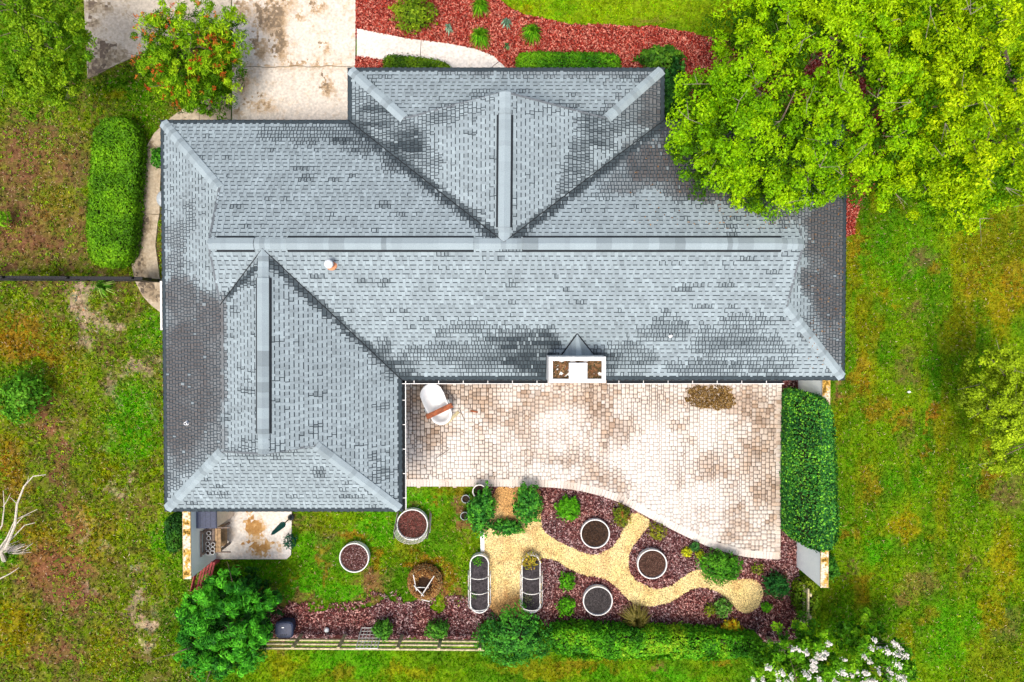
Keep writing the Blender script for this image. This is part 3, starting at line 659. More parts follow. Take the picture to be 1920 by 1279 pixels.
def build_pavers():
    u = .066
    A = np.array(pin); mn, mx = A.min(0), A.max(0)
    nx = int((mx[0] - mn[0]) / u); ny = int((mx[1] - mn[1]) / u)
    occ = np.zeros((nx + 4, ny + 4), bool)
    rr = random.Random(5); pcs = []
    for j in range(ny):
        for i in range(nx):
            if occ[i, j]: continue
            opts = [(2, 2), (2, 2), (3, 2), (2, 3), (3, 3) if rr.random() < .15 else (2, 2)]
            rr.shuffle(opts); opts += [(1, 2), (2, 1), (1, 1)]
            for (a, b) in opts:
                if i + a <= nx and j + b <= ny and not occ[i:i + a, j:j + b].any():
                    occ[i:i + a, j:j + b] = True; pcs.append((i, j, a, b)); break
    cxy = np.array([(mn[0] + (i + a / 2) * u, mn[1] + (j + b / 2) * u) for i, j, a, b in pcs])
    hw = np.array([(a * u / 2, b * u / 2) for i, j, a, b in pcs])
    ok = inside(pin, cxy[:, 0], cxy[:, 1])
    fc = np.array(fcurve)
    for k in range(len(cxy)):
        if ok[k] and cxy[k, 1] < PXY(0, 890)[1]:
            if np.min(np.linalg.norm(fc - cxy[k], axis=1)) < .19: ok[k] = False
    ok &= cxy[:, 0] < mx[0] - .17
    cxy, hw = cxy[ok], hw[ok]
    n = len(cxy); rnd, rnd2 = rng.random(n), rng.random(n)
    col = pav_col(cxy[:, 0], cxy[:, 1], rnd, rnd2)
    g = .0085; z1 = .045; bv = .006
    ctr = np.array(PXY(1000, 800)); order = np.argsort(np.abs(cxy - ctr).max(1))
    single = set(order[:300].tolist())
    rot = rng.normal(0, .012, n); dz = rng.normal(0, .0025, n)
    # joined pavers
    idx = np.array([i for i in range(n) if i not in single])
    sg = np.array([(-1, -1), (1, -1), (1, 1), (-1, 1)])
    cs, sn = np.cos(rot[idx]), np.sin(rot[idx])
    def ring(shr, z):
        r = []
        for sx, sy in sg:
            lx = sx * (hw[idx, 0] - shr); ly = sy * (hw[idx, 1] - shr)
            r.append(np.stack([cxy[idx, 0] + lx * cs - ly * sn, cxy[idx, 1] + lx * sn + ly * cs, z + dz[idx]], -1))
        return r
    V = np.stack(ring(g + bv, z1) + ring(g, z1 - .006) + ring(g, z1 - .02), 1).reshape(-1, 3)
    pat = [(0, 1, 2, 3)] + [(4 + i, 4 + (i + 1) % 4, (i + 1) % 4, i) for i in range(4)] + [(8 + i, 8 + (i + 1) % 4, 4 + (i + 1) % 4, 4 + i) for i in range(4)]
    b = np.arange(len(idx))[:, None] * 12
    F = np.concatenate([b + np.array([p]) for p in pat], 0)
    o = npmesh('paver_field', V, F, np.tile(col[idx], (9, 1)), M_PAVE, patio); o['kind'] = 'stuff'
    meshes = {}
    for i in order[:300]:
        key = (round(hw[i, 0], 4), round(hw[i, 1], 4))
        if key not in meshes:
            a, c2 = key; vs = []
            for sh, z in ((g + bv, 0), (g, -.006), (g, -.02)):
                vs += [(sx * (a - sh), sy * (c2 - sh), z) for sx, sy in sg]
            me = bpy.data.meshes.new('paver'); me.from_pydata(vs, [], pat); me.materials.append(M_PAVE1); meshes[key] = me
        o = bpy.data.objects.new('paver', meshes[key]); C.objects.link(o); o.parent = patio
        o.location = (cxy[i, 0], cxy[i, 1], z1 + dz[i]); o.rotation_euler = (0, 0, rot[i]); o.color = (*col[i], 1)
    # border course along the curved edge and the straight right edge
    mb = MB()
    pts = resample(fcurve, .105)
    for p, q in zip(pts, pts[1:]):
        d = q - p; L = np.linalg.norm(d); d = d / L; nrm = np.array([-d[1], d[0]]); ang = math.atan2(d[1], d[0])
        c = (p + q) / 2 + nrm * .125
        col1 = pav_col(np.array([c[0]]), np.array([c[1]]), np.array([rng.random()]), np.array([.2]))[0]
        mb.box((c[0], c[1], .041), (L - .008, .24, .02), ang, tuple(col1 * .6 + np.array((.66, .60, .545)) * .4))
    x1 = PXY(1463.5, 900)[0] - .085
    yy = PXY(0, 1044)[1]
    while yy < PXY(0, 665)[1]:
        col1 = pav_col(np.array([x1]), np.array([yy]), np.array([rng.random()]), np.array([rng.random()]))[0]
        mb.box((x1, yy, .036), (.17, .125, .02), 0, tuple(col1)); yy += .135
    o = mb.build('paver_border', M_PAVE, patio, colors=True); o['kind'] = 'stuff'
build_pavers()

# ------------------------------------------------------------------ house
he, hM, hS, hN = 2.6, 4.42, 4.36, 4.40
XD, YD = np.array([1., 0, 0]), np.array([0, 1., 0])
def plane(p, d, q):
    n = np.cross(d, np.asarray(q) - np.asarray(p)); n = n / np.linalg.norm(n)
    if n[2] < 0: n = -n
    return n, float(n @ p)
def vx(x): return np.array([1., 0, 0]), x
def hz(z): return np.array([0, 0, 1.]), z
def i3(*pl): return np.linalg.solve(np.array([p[0] for p in pl]), np.array([p[1] for p in pl]))
def ray(px, py, pl):
    d = P(px, py, 0) - _c; t = (pl[1] - pl[0] @ _c) / (pl[0] @ d); return _c + d * t
HE = hz(he)
R0 = P(940, 457, hM)
MN = plane(P(480, 225, he), XD, R0); MS = plane(P(900, 713, he), XD, R0)
bWN = ray(411, 353, MN); WW = plane(P(305, 600, he), YD, bWN); xw = bWN[0]
bWS = i3(MS, vx(xw), hz(bWN[2])); S0 = P(494, 660, hS)
SW = plane(bWN, YD, S0); SE = plane(P(754.5, 840, he), YD, S0)
JS = i3(MS, SW, SE); bSE = ray(592, 836, SE); SS = plane(P(530, 959, he), XD, bSE)
bSW = i3(WW, SS, vx(xw)); cSW = i3(WW, SS, HE); cSE = i3(SE, SS, HE); vS = i3(MS, SE, HE)
pkS = P(493, 852, hS); pkW = P(390, 457, hM)
bES = ray(1475, 575, MS); EE = plane(P(1585, 560, he), YD, bES); bEN = i3(MN, vx(bES[0]), hz(bES[2]))
cNE = i3(MN, EE, HE); cES = i3(MS, EE, HE); pkE = P(1507, 458, hM)
N0 = P(945, 300, hN); NW = plane(P(652, 175, he), YD, N0); NE = plane(P(1246, 180, he), YD, N0)
JN = i3(MN, NW, NE); bNW = ray(757, 222, NW); NN = plane(P(950, 127, he), XD, bNW); bNE = i3(NE, NN, hz(bNW[2]))
cNW1 = i3(NW, NN, HE); cNE1 = i3(NE, NN, HE); vNL = i3(MN, NW, HE); vNR = i3(MN, NE, HE); pkN = P(947, 172, hN)
cNW = i3(MN, WW, HE)

FACES = {  # name: (plane, eave direction, polygon)
    'MN': (MN, XD, [cNW, vNL, JN, vNR, cNE, bEN, pkE, pkW, bWN]),
    'MS': (MS, XD, [pkW, bWS, JS, vS, cES, bES, pkE]),
    'WW': (WW, YD, [cNW, bWN, bSW, cSW]),
    'SW': (SW, YD, [bWS, JS, pkS, bSW]),
    'SE': (SE, YD, [JS, vS, cSE, bSE, pkS]),
    'SS': (SS, XD, [cSW, bSW, bSE, cSE]),
    'EE': (EE, YD, [cNE, bEN, bES, cES]),
    'NN': (NN, XD, [cNW1, bNW, bNE, cNE1]),
    'NW': (NW, YD, [vNL, cNW1, bNW, pkN, JN]),
    'NE': (NE, YD, [vNR, JN, pkN, bNE, cNE1])}

def roof_stain(px, py):
    """algae: returns brown-grey amount and blue-black amount"""
    n = fbm(px / 26, py / 26, 100, 4); n2 = fbm(px / 9, py / 9, 104, 3); nh = fbm(px / 60, py / 7, 107, 3); w = (n - .5) * 44
    X = px + w; Y = py + (n2 - .5) * 30
    br = spot(X, Y, [(345, 720, 66, 175, 1.0), (390, 600, 40, 60, .95), (335, 560, 40, 50, .9), (400, 700, 24, 140, .85), (330, 470, 26, 70, .5), (345, 400, 40, 60, .32),
                     (320, 880, 20, 50, .5), (380, 820, 50, 40, .7),
                     (1560, 430, 60, 90, 1.0), (1565, 540, 50, 90, .95), (1560, 640, 34, 60, .75), (1530, 500, 30, 80, .8), (1520, 610, 20, 50, .45),
                     (1230, 305, 80, 46, 1.0), (1170, 345, 60, 26, .62), (1330, 345, 100, 40, 1.0), (1420, 300, 130, 70, 1.0), (1300, 270, 80, 50, 1.0), (1420, 360, 90, 40, .85), (1240, 300, 50, 40, .8), (1340, 330, 70, 40, .75), (1480, 400, 50, 26, .7), (1270, 240, 60, 20, 1.0),
                     (1225, 180, 30, 50, .8), (1180, 200, 50, 30, .5), (1150, 138, 120, 14, .45), (950, 136, 150, 10, .45), (1230, 220, 40, 30, .9)])
    ch = px > 425; br = np.where((px < 470) & ch & (py > 548) & (py < 846), br * .12, br)
    bl = spot(X, Y, [(700, 225, 50, 40, .8), (760, 260, 50, 50, .85), (740, 300, 30, 30, .7), (690, 190, 30, 50, .6), (800, 300, 40, 40, .55), (820, 225, 30, 16, .6), (1120, 245, 50, 40, .75), (1080, 300, 30, 50, .7),
                     (1190, 210, 40, 50, .5), (1060, 345, 26, 26, .7), (1150, 230, 50, 30, .6),
                     (650, 250, 60, 20, .75), (700, 275, 60, 16, .7), (760, 305, 50, 14, .55), (560, 255, 90, 20, .5), (600, 240, 110, 12, .5), (700, 240, 40, 16, .9),
                     (990, 665, 60, 50, 1.0), (940, 650, 60, 40, .75), (1010, 640, 40, 30, .9), (1130, 680, 40, 30, .8), (1010, 690, 30, 26, 1.0), (1180, 670, 60, 36, .55), (1250, 620, 60, 20, .55), (1380, 640, 90, 40, .55), (1330, 690, 90, 20, .62),
                     (1440, 690, 50, 16, .6), (870, 610, 60, 14, .4), (850, 660, 110, 26, .55), (750, 690, 40, 26, .8), (720, 660, 24, 30, .7), (900, 690, 60, 20, .55), (1400, 600, 60, 20, .4), (1470, 660, 30, 20, .4),
                     (900, 170, 40, 30, .25), (860, 205, 60, 14, .4), (1040, 205, 60, 14, .35), (490, 845, 90, 14, .45), (715, 745, 20, 40, .3), (705, 870, 14, 40, .3), (1140, 350, 80, 30, .35), (1180, 320, 40, 30, .5)])
    bl = np.maximum(bl * (.35 + 1.15 * nh), .62 * sstep(.58, .76, nh) * sstep(.40, .6, n))
    # valleys hold the damp
    for (a, b), (c, d), wd in (((655, 228), (925, 440), 16), ((1245, 232), (965, 445), 14), ((505, 490), (752, 706), 12), ((490, 492), (425, 558), 9)):
        L = math.hypot(c - a, d - b); t = np.clip(((px - a) * (c - a) + (py - b) * (d - b)) / L ** 2, 0, 1)
        dist = np.hypot(px - a - t * (c - a), py - b - t * (d - b))
        bl = np.maximum(bl, .95 * sstep(wd * 1.25, wd * .25, dist + (n2 - .5) * 10))
    return np.clip(br * (.8 + .45 * n), 0, 1), np.clip(bl, 0, 1)

LIGHT = np.array((.262, .320, .345)); BRN = np.array((.112, .106, .106)); BLK = np.array((.040, .056, .066)); DASH = np.array((.034, .046, .055))

def poly_span(pts, v):
    us = []
    for i in range(len(pts)):
        (u1, v1), (u2, v2) = pts[i], pts[(i + 1) % len(pts)]
        if (v1 > v) != (v2 > v): us.append(u1 + (u2 - u1) * (v - v1) / (v2 - v1))
    us.sort(); return [(us[i], us[i + 1]) for i in range(0, len(us) - 1, 2)]

EXPO = .128
def shingle_face(key, store):
    pl, U, pts = FACES[key]
    n = pl[0]; Vv = np.cross(n, U)
    if Vv[2] < 0: Vv = -Vv
    O = pts[0] * 0 + next(p for p in pts if True)
    low = min(pts, key=lambda p: p[2]); O = np.asarray(low)
    uv = [((p - O) @ U, (p - O) @ Vv) for p in map(np.asarray, pts)]
    vmax = max(v for _, v in uv)
    r = random.Random(key); i = 0
    v = 0.0
    while v < vmax - .01:
        v2 = min(v + EXPO, vmax - 1e-4)
        mids = poly_span(uv, (v + v2) / 2); a_ = poly_span(uv, v + 1e-4); b_ = poly_span(uv, v2 - 1e-4)
        if not (len(a_) == len(mids) == len(b_)): a_ = b_ = mids
        for (uA, uB), (vA, vB), (m0, m1) in zip(a_, b_, mids):
            lo, hi = min(uA, vA), max(uB, vB)
            u = lo - r.random() * .2; tooth = r.random() < .5
            while u < hi:
                w = r.uniform(.062, .100) if tooth else r.uniform(.085, .130)
                if not tooth and r.random() < .10: w *= 1.6
                x0, x1 = u, u + w - (.003 if tooth else 0); u += w
                c = [min(max(x0, uA), uB), min(max(x1, uA), uB), min(max(x1, vA), vB), min(max(x0, vA), vB)]
                if max(c[1] - c[0], c[2] - c[3]) > .004:
                    store.append((key, O, U, Vv, n, c, v, v2, tooth, i))
                tooth = not tooth
        v += EXPO; i += 1

def build_roof(house):
    st = []
    for k in FACES: shingle_face(k, st)
    N = len(st)
    cen = np.array([s[1] + s[2] * (sum(s[5]) / 4) + s[3] * ((s[6] + s[7]) / 2) for s in st])
    px, py = to_px(cen)
    br, bl = roof_stain(px, py)
    tone = np.random.default_rng(11).normal(1, .06, N).clip(.78, 1.25)
    patchy = (.86 + .28 * fbm(px / 40, py / 16, 120, 3)) * (.84 + .32 * fbm(px / 10, py / 7, 121, 2))
    rnd = np.random.default_rng(12).random(N) * .45 + (1.25 - 1.5 * fbm(px / 17, py / 17, 125, 3)) * .62
    eave = {'MN', 'MS', 'SS', 'NN', 'WW', 'EE', 'NW', 'NE', 'SE'}
    Q = []; QC = []; singles = []
    picked = []
    cand = [i for i in range(N) if st[i][8] and st[i][0] == 'MS' and 600 < px[i] < 1380 and py[i] > 478 and abs(st[i][5][1] - st[i][5][2]) < .001 and abs(st[i][5][0] - st[i][5][3]) < .001]
    cand.sort(key=lambda i: py[i]); picked = set(cand[:300])
    for i, (k, O, U, Vv, n, c, v, v2, tooth, row) in enumerate(st):
        b1, b2 = br[i], bl[i]
        if row == 0 and k in eave: b2 = 1.0; rnd[i] = 1  # first course along the eaves painted dark, standing in for its shadow
        base = LIGHT * tone[i] * patchy[i]
        t1 = max(0, b1 - .25) * 1.35; t2 = max(0, b2 - .36) * 1.55
        if tooth and row:
            if b1 > .3 and rnd[i] < .24: t1 *= .3
            if b2 > .3 and rnd[i] < .34: t2 *= .2
        t1 = min(t1, 1); t2 = min(t2, 1)
        col = base * (1 - t1) + BRN * tone[i] * t1
        col = col * (1 - t2) + BLK * tone[i] * t2
        p = lambda u, vv, h: O + U * u + Vv * vv + n * h
        grime = max(b1 - .05, b2) if row else 0
        if grime > .26 and rnd[i] > .12 and i not in picked:      # dirt caught along the tab edges
            e = .016 + .012 * min(grime, 1); hh = (.0185, .0085) if tooth else (.0095, .003); gd = DASH * ((1.15 - .5 * grime) if b2 > b1 else 1.35)
            if abs(c[0] - c[3]) < .01 and c[1] - c[0] > .04:
                Q.append((p(c[0], v, hh[0]), p(c[0] + e, v, hh[0]), p(c[3] + e, v2, hh[1]), p(c[3], v2, hh[1]))); QC.append(gd)
                if tooth: Q.append((p(c[0], v, .0188), p(c[1], v, .0188), p(c[1], v + .024, .0176), p(c[0], v + .024, .0176))); QC.append(gd)
        if tooth:
            if i in picked:
                singles.append((p((c[0] + c[1]) / 2, v, 0), U, Vv, n, c[1] - c[0], col)); continue
            h0, h1 = .017, .007
            A, B_, C_, D_ = p(c[0], v, h0), p(c[1], v, h0), p(c[2], v2, h1), p(c[3], v2, h1)
            Q.append((A, B_, C_, D_)); QC.append(col)
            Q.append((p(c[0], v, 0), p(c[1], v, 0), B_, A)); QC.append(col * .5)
            if abs(c[1] - c[2]) < .01 and abs(c[0] - c[3]) < .01:
                Q.append((p(c[3], v2, 0), p(c[0], v, 0), A, D_)); QC.append(col); Q.append((p(c[1], v, 0), p(c[2], v2, 0), C_, B_)); QC.append(col)
        else:
            f = .21
            m0 = c[0] + (c[3] - c[0]) * f; m1 = c[1] + (c[2] - c[1]) * f; vm = v + (v2 - v) * f
            d = max(t1, t2)
            dash = DASH * tone[i] * (1 - .55 * d)
            Q.append((p(c[0], v, .008), p(c[1], v, .008), p(m1, vm, .006), p(m0, vm, .006))); QC.append(dash)
            Q.append((p(m0, vm, .006), p(m1, vm, .006), p(c[2], v2, .001), p(c[3], v2, .001))); QC.append(col)
    # orientation: make all faces point outward
    Q = np.array(Q); nn = np.cross(Q[:, 1] - Q[:, 0], Q[:, 3] - Q[:, 0]); fl = nn[:, 2] < 0; Q[fl] = Q[fl][:, ::-1]
    # deck
    mb = MB()
    for k, (pl, U, pts) in FACES.items():
        q = [np.asarray(p) - pl[0] * .012 for p in pts]
        mb.add(q, [tuple(range(len(q)))])
    foot = [cNW, vNL, cNW1, cNE1, vNR, cNE, cES, vS, cSE, cSW]
    lo = [(p[0], p[1], he - .19) for p in foot]
    for i in range(len(foot)):
        j = (i + 1) % len(foot)
        a, b = np.array(foot[i]) - (0, 0, .012), np.array(foot[j]) - (0, 0, .012)
        mb.add([lo[i], lo[j], b, a], [(0, 1, 2, 3)])
    mb.add(lo, [tuple(range(len(lo)))])
    roof = mb.build('roof', mat('roof edge', (.10, .11, .12), .8, (20, .2)), house)
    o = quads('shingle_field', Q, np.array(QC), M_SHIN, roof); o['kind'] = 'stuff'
    me_c = {}
    for (pos, U, Vv, n, w, col) in singles:
        wk = round(w / .01) * .01
        if wk not in me_c:
            a = wk / 2; vs = [(-a, 0, .017), (a, 0, .017), (a, EXPO, .007), (-a, EXPO, .007), (-a, 0, 0), (a, 0, 0), (a, EXPO, 0), (-a, EXPO, 0)]
            me = bpy.data.meshes.new('shingle'); me.from_pydata(vs, [], [(0, 1, 2, 3), (4, 5, 1, 0), (5, 6, 2, 1), (7, 4, 0, 3)]); me.materials.append(M_SHIN1); me_c[wk] = me
        o = bpy.data.objects.new('shingle', me_c[wk]); C.objects.link(o); o.parent = roof
        Ux = U if np.cross(U, Vv) @ n > 0 else -U
        mt = Matrix(((Ux[0], Vv[0], n[0], 0), (Ux[1], Vv[1], n[1], 0), (Ux[2], Vv[2], n[2], 0), (0, 0, 0, 1)))
        o.matrix_basis = Matrix.Translation(Vector(pos - org(roof))) @ mt
        o.color = (*np.clip(col, 0, 1), 1)
    # ridge and hip caps, each cap a bent piece lapping the one below
    def caps(a, b, nL, nR, half=.15, step=.145, lift=.02, skip=(), t_in=0.0):
        a, b = np.asarray(a), np.asarray(b); d = b - a; L = np.linalg.norm(d); d /= L
        sl = np.cross(nL, d); sr = np.cross(nR, d)
        # side vectors lie in each plane, pointing away from the ridge
        if (sl)[2] > 0: sl = -sl
        if (sr)[2] > 0: sr = -sr
        if sl @ sr > 0.2 and np.linalg.norm(sl + sr) > 1.6: sr = -sr
        t = t_in
        while t < L:
            t2 = min(t + step, L)
            if not any(s0 < (t + t2) / 2 < s1 for s0, s1 in skip):
                ct = LIGHT * random.uniform(1.02, 1.2) * (1.0 if random.random() < .8 else .8)
                m = MB()
                A, B_ = a + d * t, a + d * (t2 + .004)
                up = (nL + nR) / np.linalg.norm(nL + nR)
                h0, h1 = lift + .016, lift + .004
                vs = [A + sl * half + nL * h0, A + up * (h0 + .012), A + sr * half + nR * h0, B_ + sl * half + nL * h1, B_ + up * (h1 + .012), B_ + sr * half + nR * h1,
                      A + sl * half + nL * .0, A + up * .0, A + sr * half + nR * .0, B_ + sl * half, B_ + sr * half]
                m.add(vs, [(0, 1, 4, 3), (1, 2, 5, 4), (6, 7, 1, 0), (7, 8, 2, 1), (9, 6, 0, 3), (8, 10, 5, 2)], tuple(ct))
                o = m.build('ridge_cap', M_SHIN, roof, colors=True)
            t = t2
    def vent(a, b, nL, nR, half=.15):
        a, b = np.asarray(a), np.asarray(b); d = b - a; L = np.linalg.norm(d); d /= L
        sl = np.cross(nL, d); sr = np.cross(nR, d)
        if sl[2] > 0: sl = -sl
        if sr[2] > 0: sr = -sr
        up = (nL + nR) / np.linalg.norm(nL + nR)
        m = MB(); t = 0; hgt = .06
        while t < L - .01:
            t2 = min(t + random.choice((.14, .14, .28, .42)), L); ct = tuple(LIGHT * random.choice((1.1, 1.15, 1.08, 1.12, 1.02, .78, .92)))
            A, B_ = a + d * t, a + d * t2
            vs = [A + sl * half + nL * hgt, A + up * (hgt + .02), A + sr * half + nR * hgt, B_ + sl * half + nL * hgt, B_ + up * (hgt + .02), B_ + sr * half + nR * hgt]
            m.add(vs, [(0, 1, 4, 3), (1, 2, 5, 4)], ct)
            t = t2
        o = m.build('ridge_vent', M_SHIN, roof, colors=True)
        m = MB()
        for s, nv in ((sl, nL), (sr, nR)):
            e = half + .078
            vs = [a + s * half * .98 + nv * (hgt - .004), b + s * half * .98 + nv * (hgt - .004), a + s * e + nv * .004, b + s * e + nv * .004]
            vs += [a + s * e + nv * .024, b + s * e + nv * .024]
            m.add(vs, [(0, 1, 5, 4), (4, 5, 3, 2)])
        for q in (a, b):
            m.add([q + sl * half + nL * hgt, q + up * (hgt + .02), q + sr * half + nR * hgt, q + sr * half, q + sl * half], [(0, 1, 2, 3, 4)])
        m.build('vent_louver', M_DARK, roof)
    n_ = {k: v[0][0] for k, v in FACES.items()}
    # main ridge
    def on_ridge(px_, py_, hh, yfix=None): return P(px_, py_, hh)
    yR = R0[1]; rp = lambda x: np.array([x, yR, hM])
    X = lambda px_: P(px_, 457, hM)[0]
    caps(pkW, rp(X(405)), n_['MN'], n_['MS']); vent(rp(X(405)), rp(X(476)), n_['MN'], n_['MS']); caps(rp(X(476)), rp(X(538)), n_['MN'], n_['MS'])
    vent(rp(X(538)), rp(X(888)), n_['MN'], n_['MS']); caps(rp(X(888)), rp(X(980)), n_['MN'], n_['MS']); vent(rp(X(980)), rp(X(1466)), n_['MN'], n_['MS']); caps(rp(X(1466)), pkE, n_['MN'], n_['MS'])
    def seg(a, b, ta, tb): a, b = np.asarray(a), np.asarray(b); return a + (b - a) * ta, a + (b - a) * tb
    for pk, J, t1, t2, na, nb in ((pkN, JN, .15, .90, 'NW', 'NE'), (pkS, JS, .10, .86, 'SW', 'SE')):
        caps(*seg(pk, J, 0, t1), n_[na], n_[nb]); vent(*seg(pk, J, t1, t2), n_[na], n_[nb]); caps(*seg(pk, J, t2, 1), n_[na], n_[nb])
    for a, b, na, nb in ((cNW, bWN, 'MN', 'WW'), (cSW, bSW, 'WW', 'SS'), (cSE, bSE, 'SE', 'SS'), (cES, bES, 'MS', 'EE'), (cNE, bEN, 'MN', 'EE'), (cNW1, bNW, 'NW', 'NN'), (cNE1, bNE, 'NE', 'NN')):
        caps(a, b, n_[na], n_[nb], half=.14, t_in=.13)
    # rake boards and gable walls
    for tri, out in (((bWN, pkW, bWS), (-1, 0)), ((bEN, pkE, bES), (1, 0)), ((bSW, pkS, bSE), (0, -1)), ((bNW, pkN, bNE), (0, 1))):
        m = MB()
        for a, b in ((tri[0], tri[1]), (tri[1], tri[2])):
            a, b = np.asarray(a), np.asarray(b); o2 = np.array((*out, 0)) * .02
            m.add([a + o2, b + o2, b + o2 - (0, 0, .13), a + o2 - (0, 0, .13)], [(0, 1, 2, 3)])
            m.add([a + o2 + (0, 0, .012), b + o2 + (0, 0, .012), b - o2 * 2 + (0, 0, .012), a - o2 * 2 + (0, 0, .012)], [(0, 1, 2, 3)])
        m.build('rake_board', mat('rake edge', (.13, .15, .165), .8, (20, .2)), roof)
        m = MB(); q = [np.asarray(p) - np.array((*out, 0)) * .18 - (0, 0, .03) for p in tri]
        m.add(q, [(0, 1, 2)]); m.build('gable_wall', M_STUCCO, house)
    # valley metal
    for a, b in ((vNL, JN), (vNR, JN), (vS, JS), (bWS, JS)):
        a, b = np.asarray(a) + (0, 0, .030), np.asarray(b) + (0, 0, .030)
        m = MB(); m.tube([a, b], .012, 5); m.build('valley_seam', M_DARK, roof)
    return roof

hx0 = np.array([(p[0], p[1]) for p in (cNW, vNL, cNW1, cNE1, vNR, cNE, cES, vS, cSE, cSW)])
def inset(pts, d):
    n = len(pts); out = []
    ar = sum(pts[i][0] * pts[(i + 1) % n][1] - pts[(i + 1) % n][0] * pts[i][1] for i in range(n)); s = 1 if ar > 0 else -1
    for i in range(n):
        p0, p1, p2 = pts[i - 1], pts[i], pts[(i + 1) % n]
        e1 = (p1 - p0) / np.linalg.norm(p1 - p0); e2 = (p2 - p1) / np.linalg.norm(p2 - p1)
        out.append(p1 + s * d * np.array([-e1[1], e1[0]]) + s * d * np.array([-e2[1], e2[0]]))
    return out
house = empty('house', (0, 2, 0), 'single storey house with a large grey shingle roof of hips and valleys', 'house')
wallp = inset(hx0, .46)
mb = MB(); mb.prism([tuple(p) for p in wallp], -.1, he - .185); mb.build('wall', M_STUCCO, house)
roof = build_roof(house)
# windows and doors under the eaves
def opening(name, x, y, wd, z0, z1, axis, out):
    mb = MB(); sz = (wd, .06, z1 - z0) if axis == 'x' else (.06, wd, z1 - z0)
    mb.box((x, y, (z0 + z1) / 2), sz); f = mb.build(name, M_WHITE, house)
    mb = MB(); t = (z1 - z0 - .14)
    ox, oy = (0, .02 * out) if axis == 'x' else (.02 * out, 0)
    mb.box((x + ox, y + oy, (z0 + z1) / 2), (wd - .14, .06, t) if axis == 'x' else (.06, wd - .14, t)); mb.build('pane', M_GLASS, f)
ys_main = wallp[7][1]; yn_main = wallp[0][1]; xe = wallp[5][0]; xwst = wallp[0][0]; yn1 = wallp[2][1]; ys1 = wallp[8][1]; xse = wallp[8][0]
for x, w, z0 in ((-2.4, 1.8, .05), (1.0, 2.6, .05), (5.2, 1.5, .9), (7.6, 1.2, .9)): opening('sliding_door' if z0 < .5 else 'window', x, ys_main - .02, w, z0, 2.1, 'x', -1)
for y in (1.0, 3.6): opening('window', xe + .02, y, 1.2, .9, 2.1, 'y', 1)
for y in (-3.5, .5): opening('window', xwst - .02, y, 1.2, .9, 2.1, 'y', -1)
for x in (-3.2, 3.0): opening('window', x, yn1 + .02, 1.5, .8, 2.1, 'x', 1)
opening('garage_door', (wallp[0][0] + wallp[1][0]) / 2, yn_main + .02, 4.2, .02, 2.2, 'x', 1)
opening('door', xse + .02, -3.0, 1.0, .05, 2.1, 'y', 1)

# gutters on the two eaves that look on the patio
def gutter(a, b, out):
    a, b = np.asarray(a), np.asarray(b); out = np.array((*out, 0)); d = (b - a); L = np.linalg.norm(d); d = d / L
    m = MB(); w = .085; up = np.array((0, 0, 1.))
    pr = [(0.0, -.02), (0.0, -.09), (w * .8, -.09), (w, -.004), (w + .012, -.004), (w + .012, -.014)]
    vs = [a + out * (x + .012) + up * z for x, z in pr] + [b + out * (x + .012) + up * z for x, z in pr]
    k = len(pr); m.add(vs, [(i, i + 1, k + i + 1, k + i) for i in range(k - 1)])
    g = m.build('gutter', M_DARK, house)
    m = MB(); m.box(tuple((a + b) / 2 + out * (w + .016) + up * .0), (L, .022, .03) if abs(d[0]) > .5 else (.022, L, .03)); m.build('gutter_lip', M_WHITE, g)
    t = .35
    while t < L:
        m = MB(); p = a + d * t + out * (.055) + up * .004
        m.box(tuple(p), (.018, .085, .012) if abs(d[0]) > .5 else (.085, .018, .012)); m.build('gutter_hanger', M_WHITE, g); t += .72
    return g
gutter(vS, (P(1027, 713, he)[0], vS[1], he), (0, -1)); gutter(cSE + np.array((0, .05, 0)), vS + np.array((0, -.02, 0)), (1, 0))
gutter((P(1138, 713, he)[0], vS[1], he), (P(1470, 713, he)[0], vS[1], he), (0, -1))

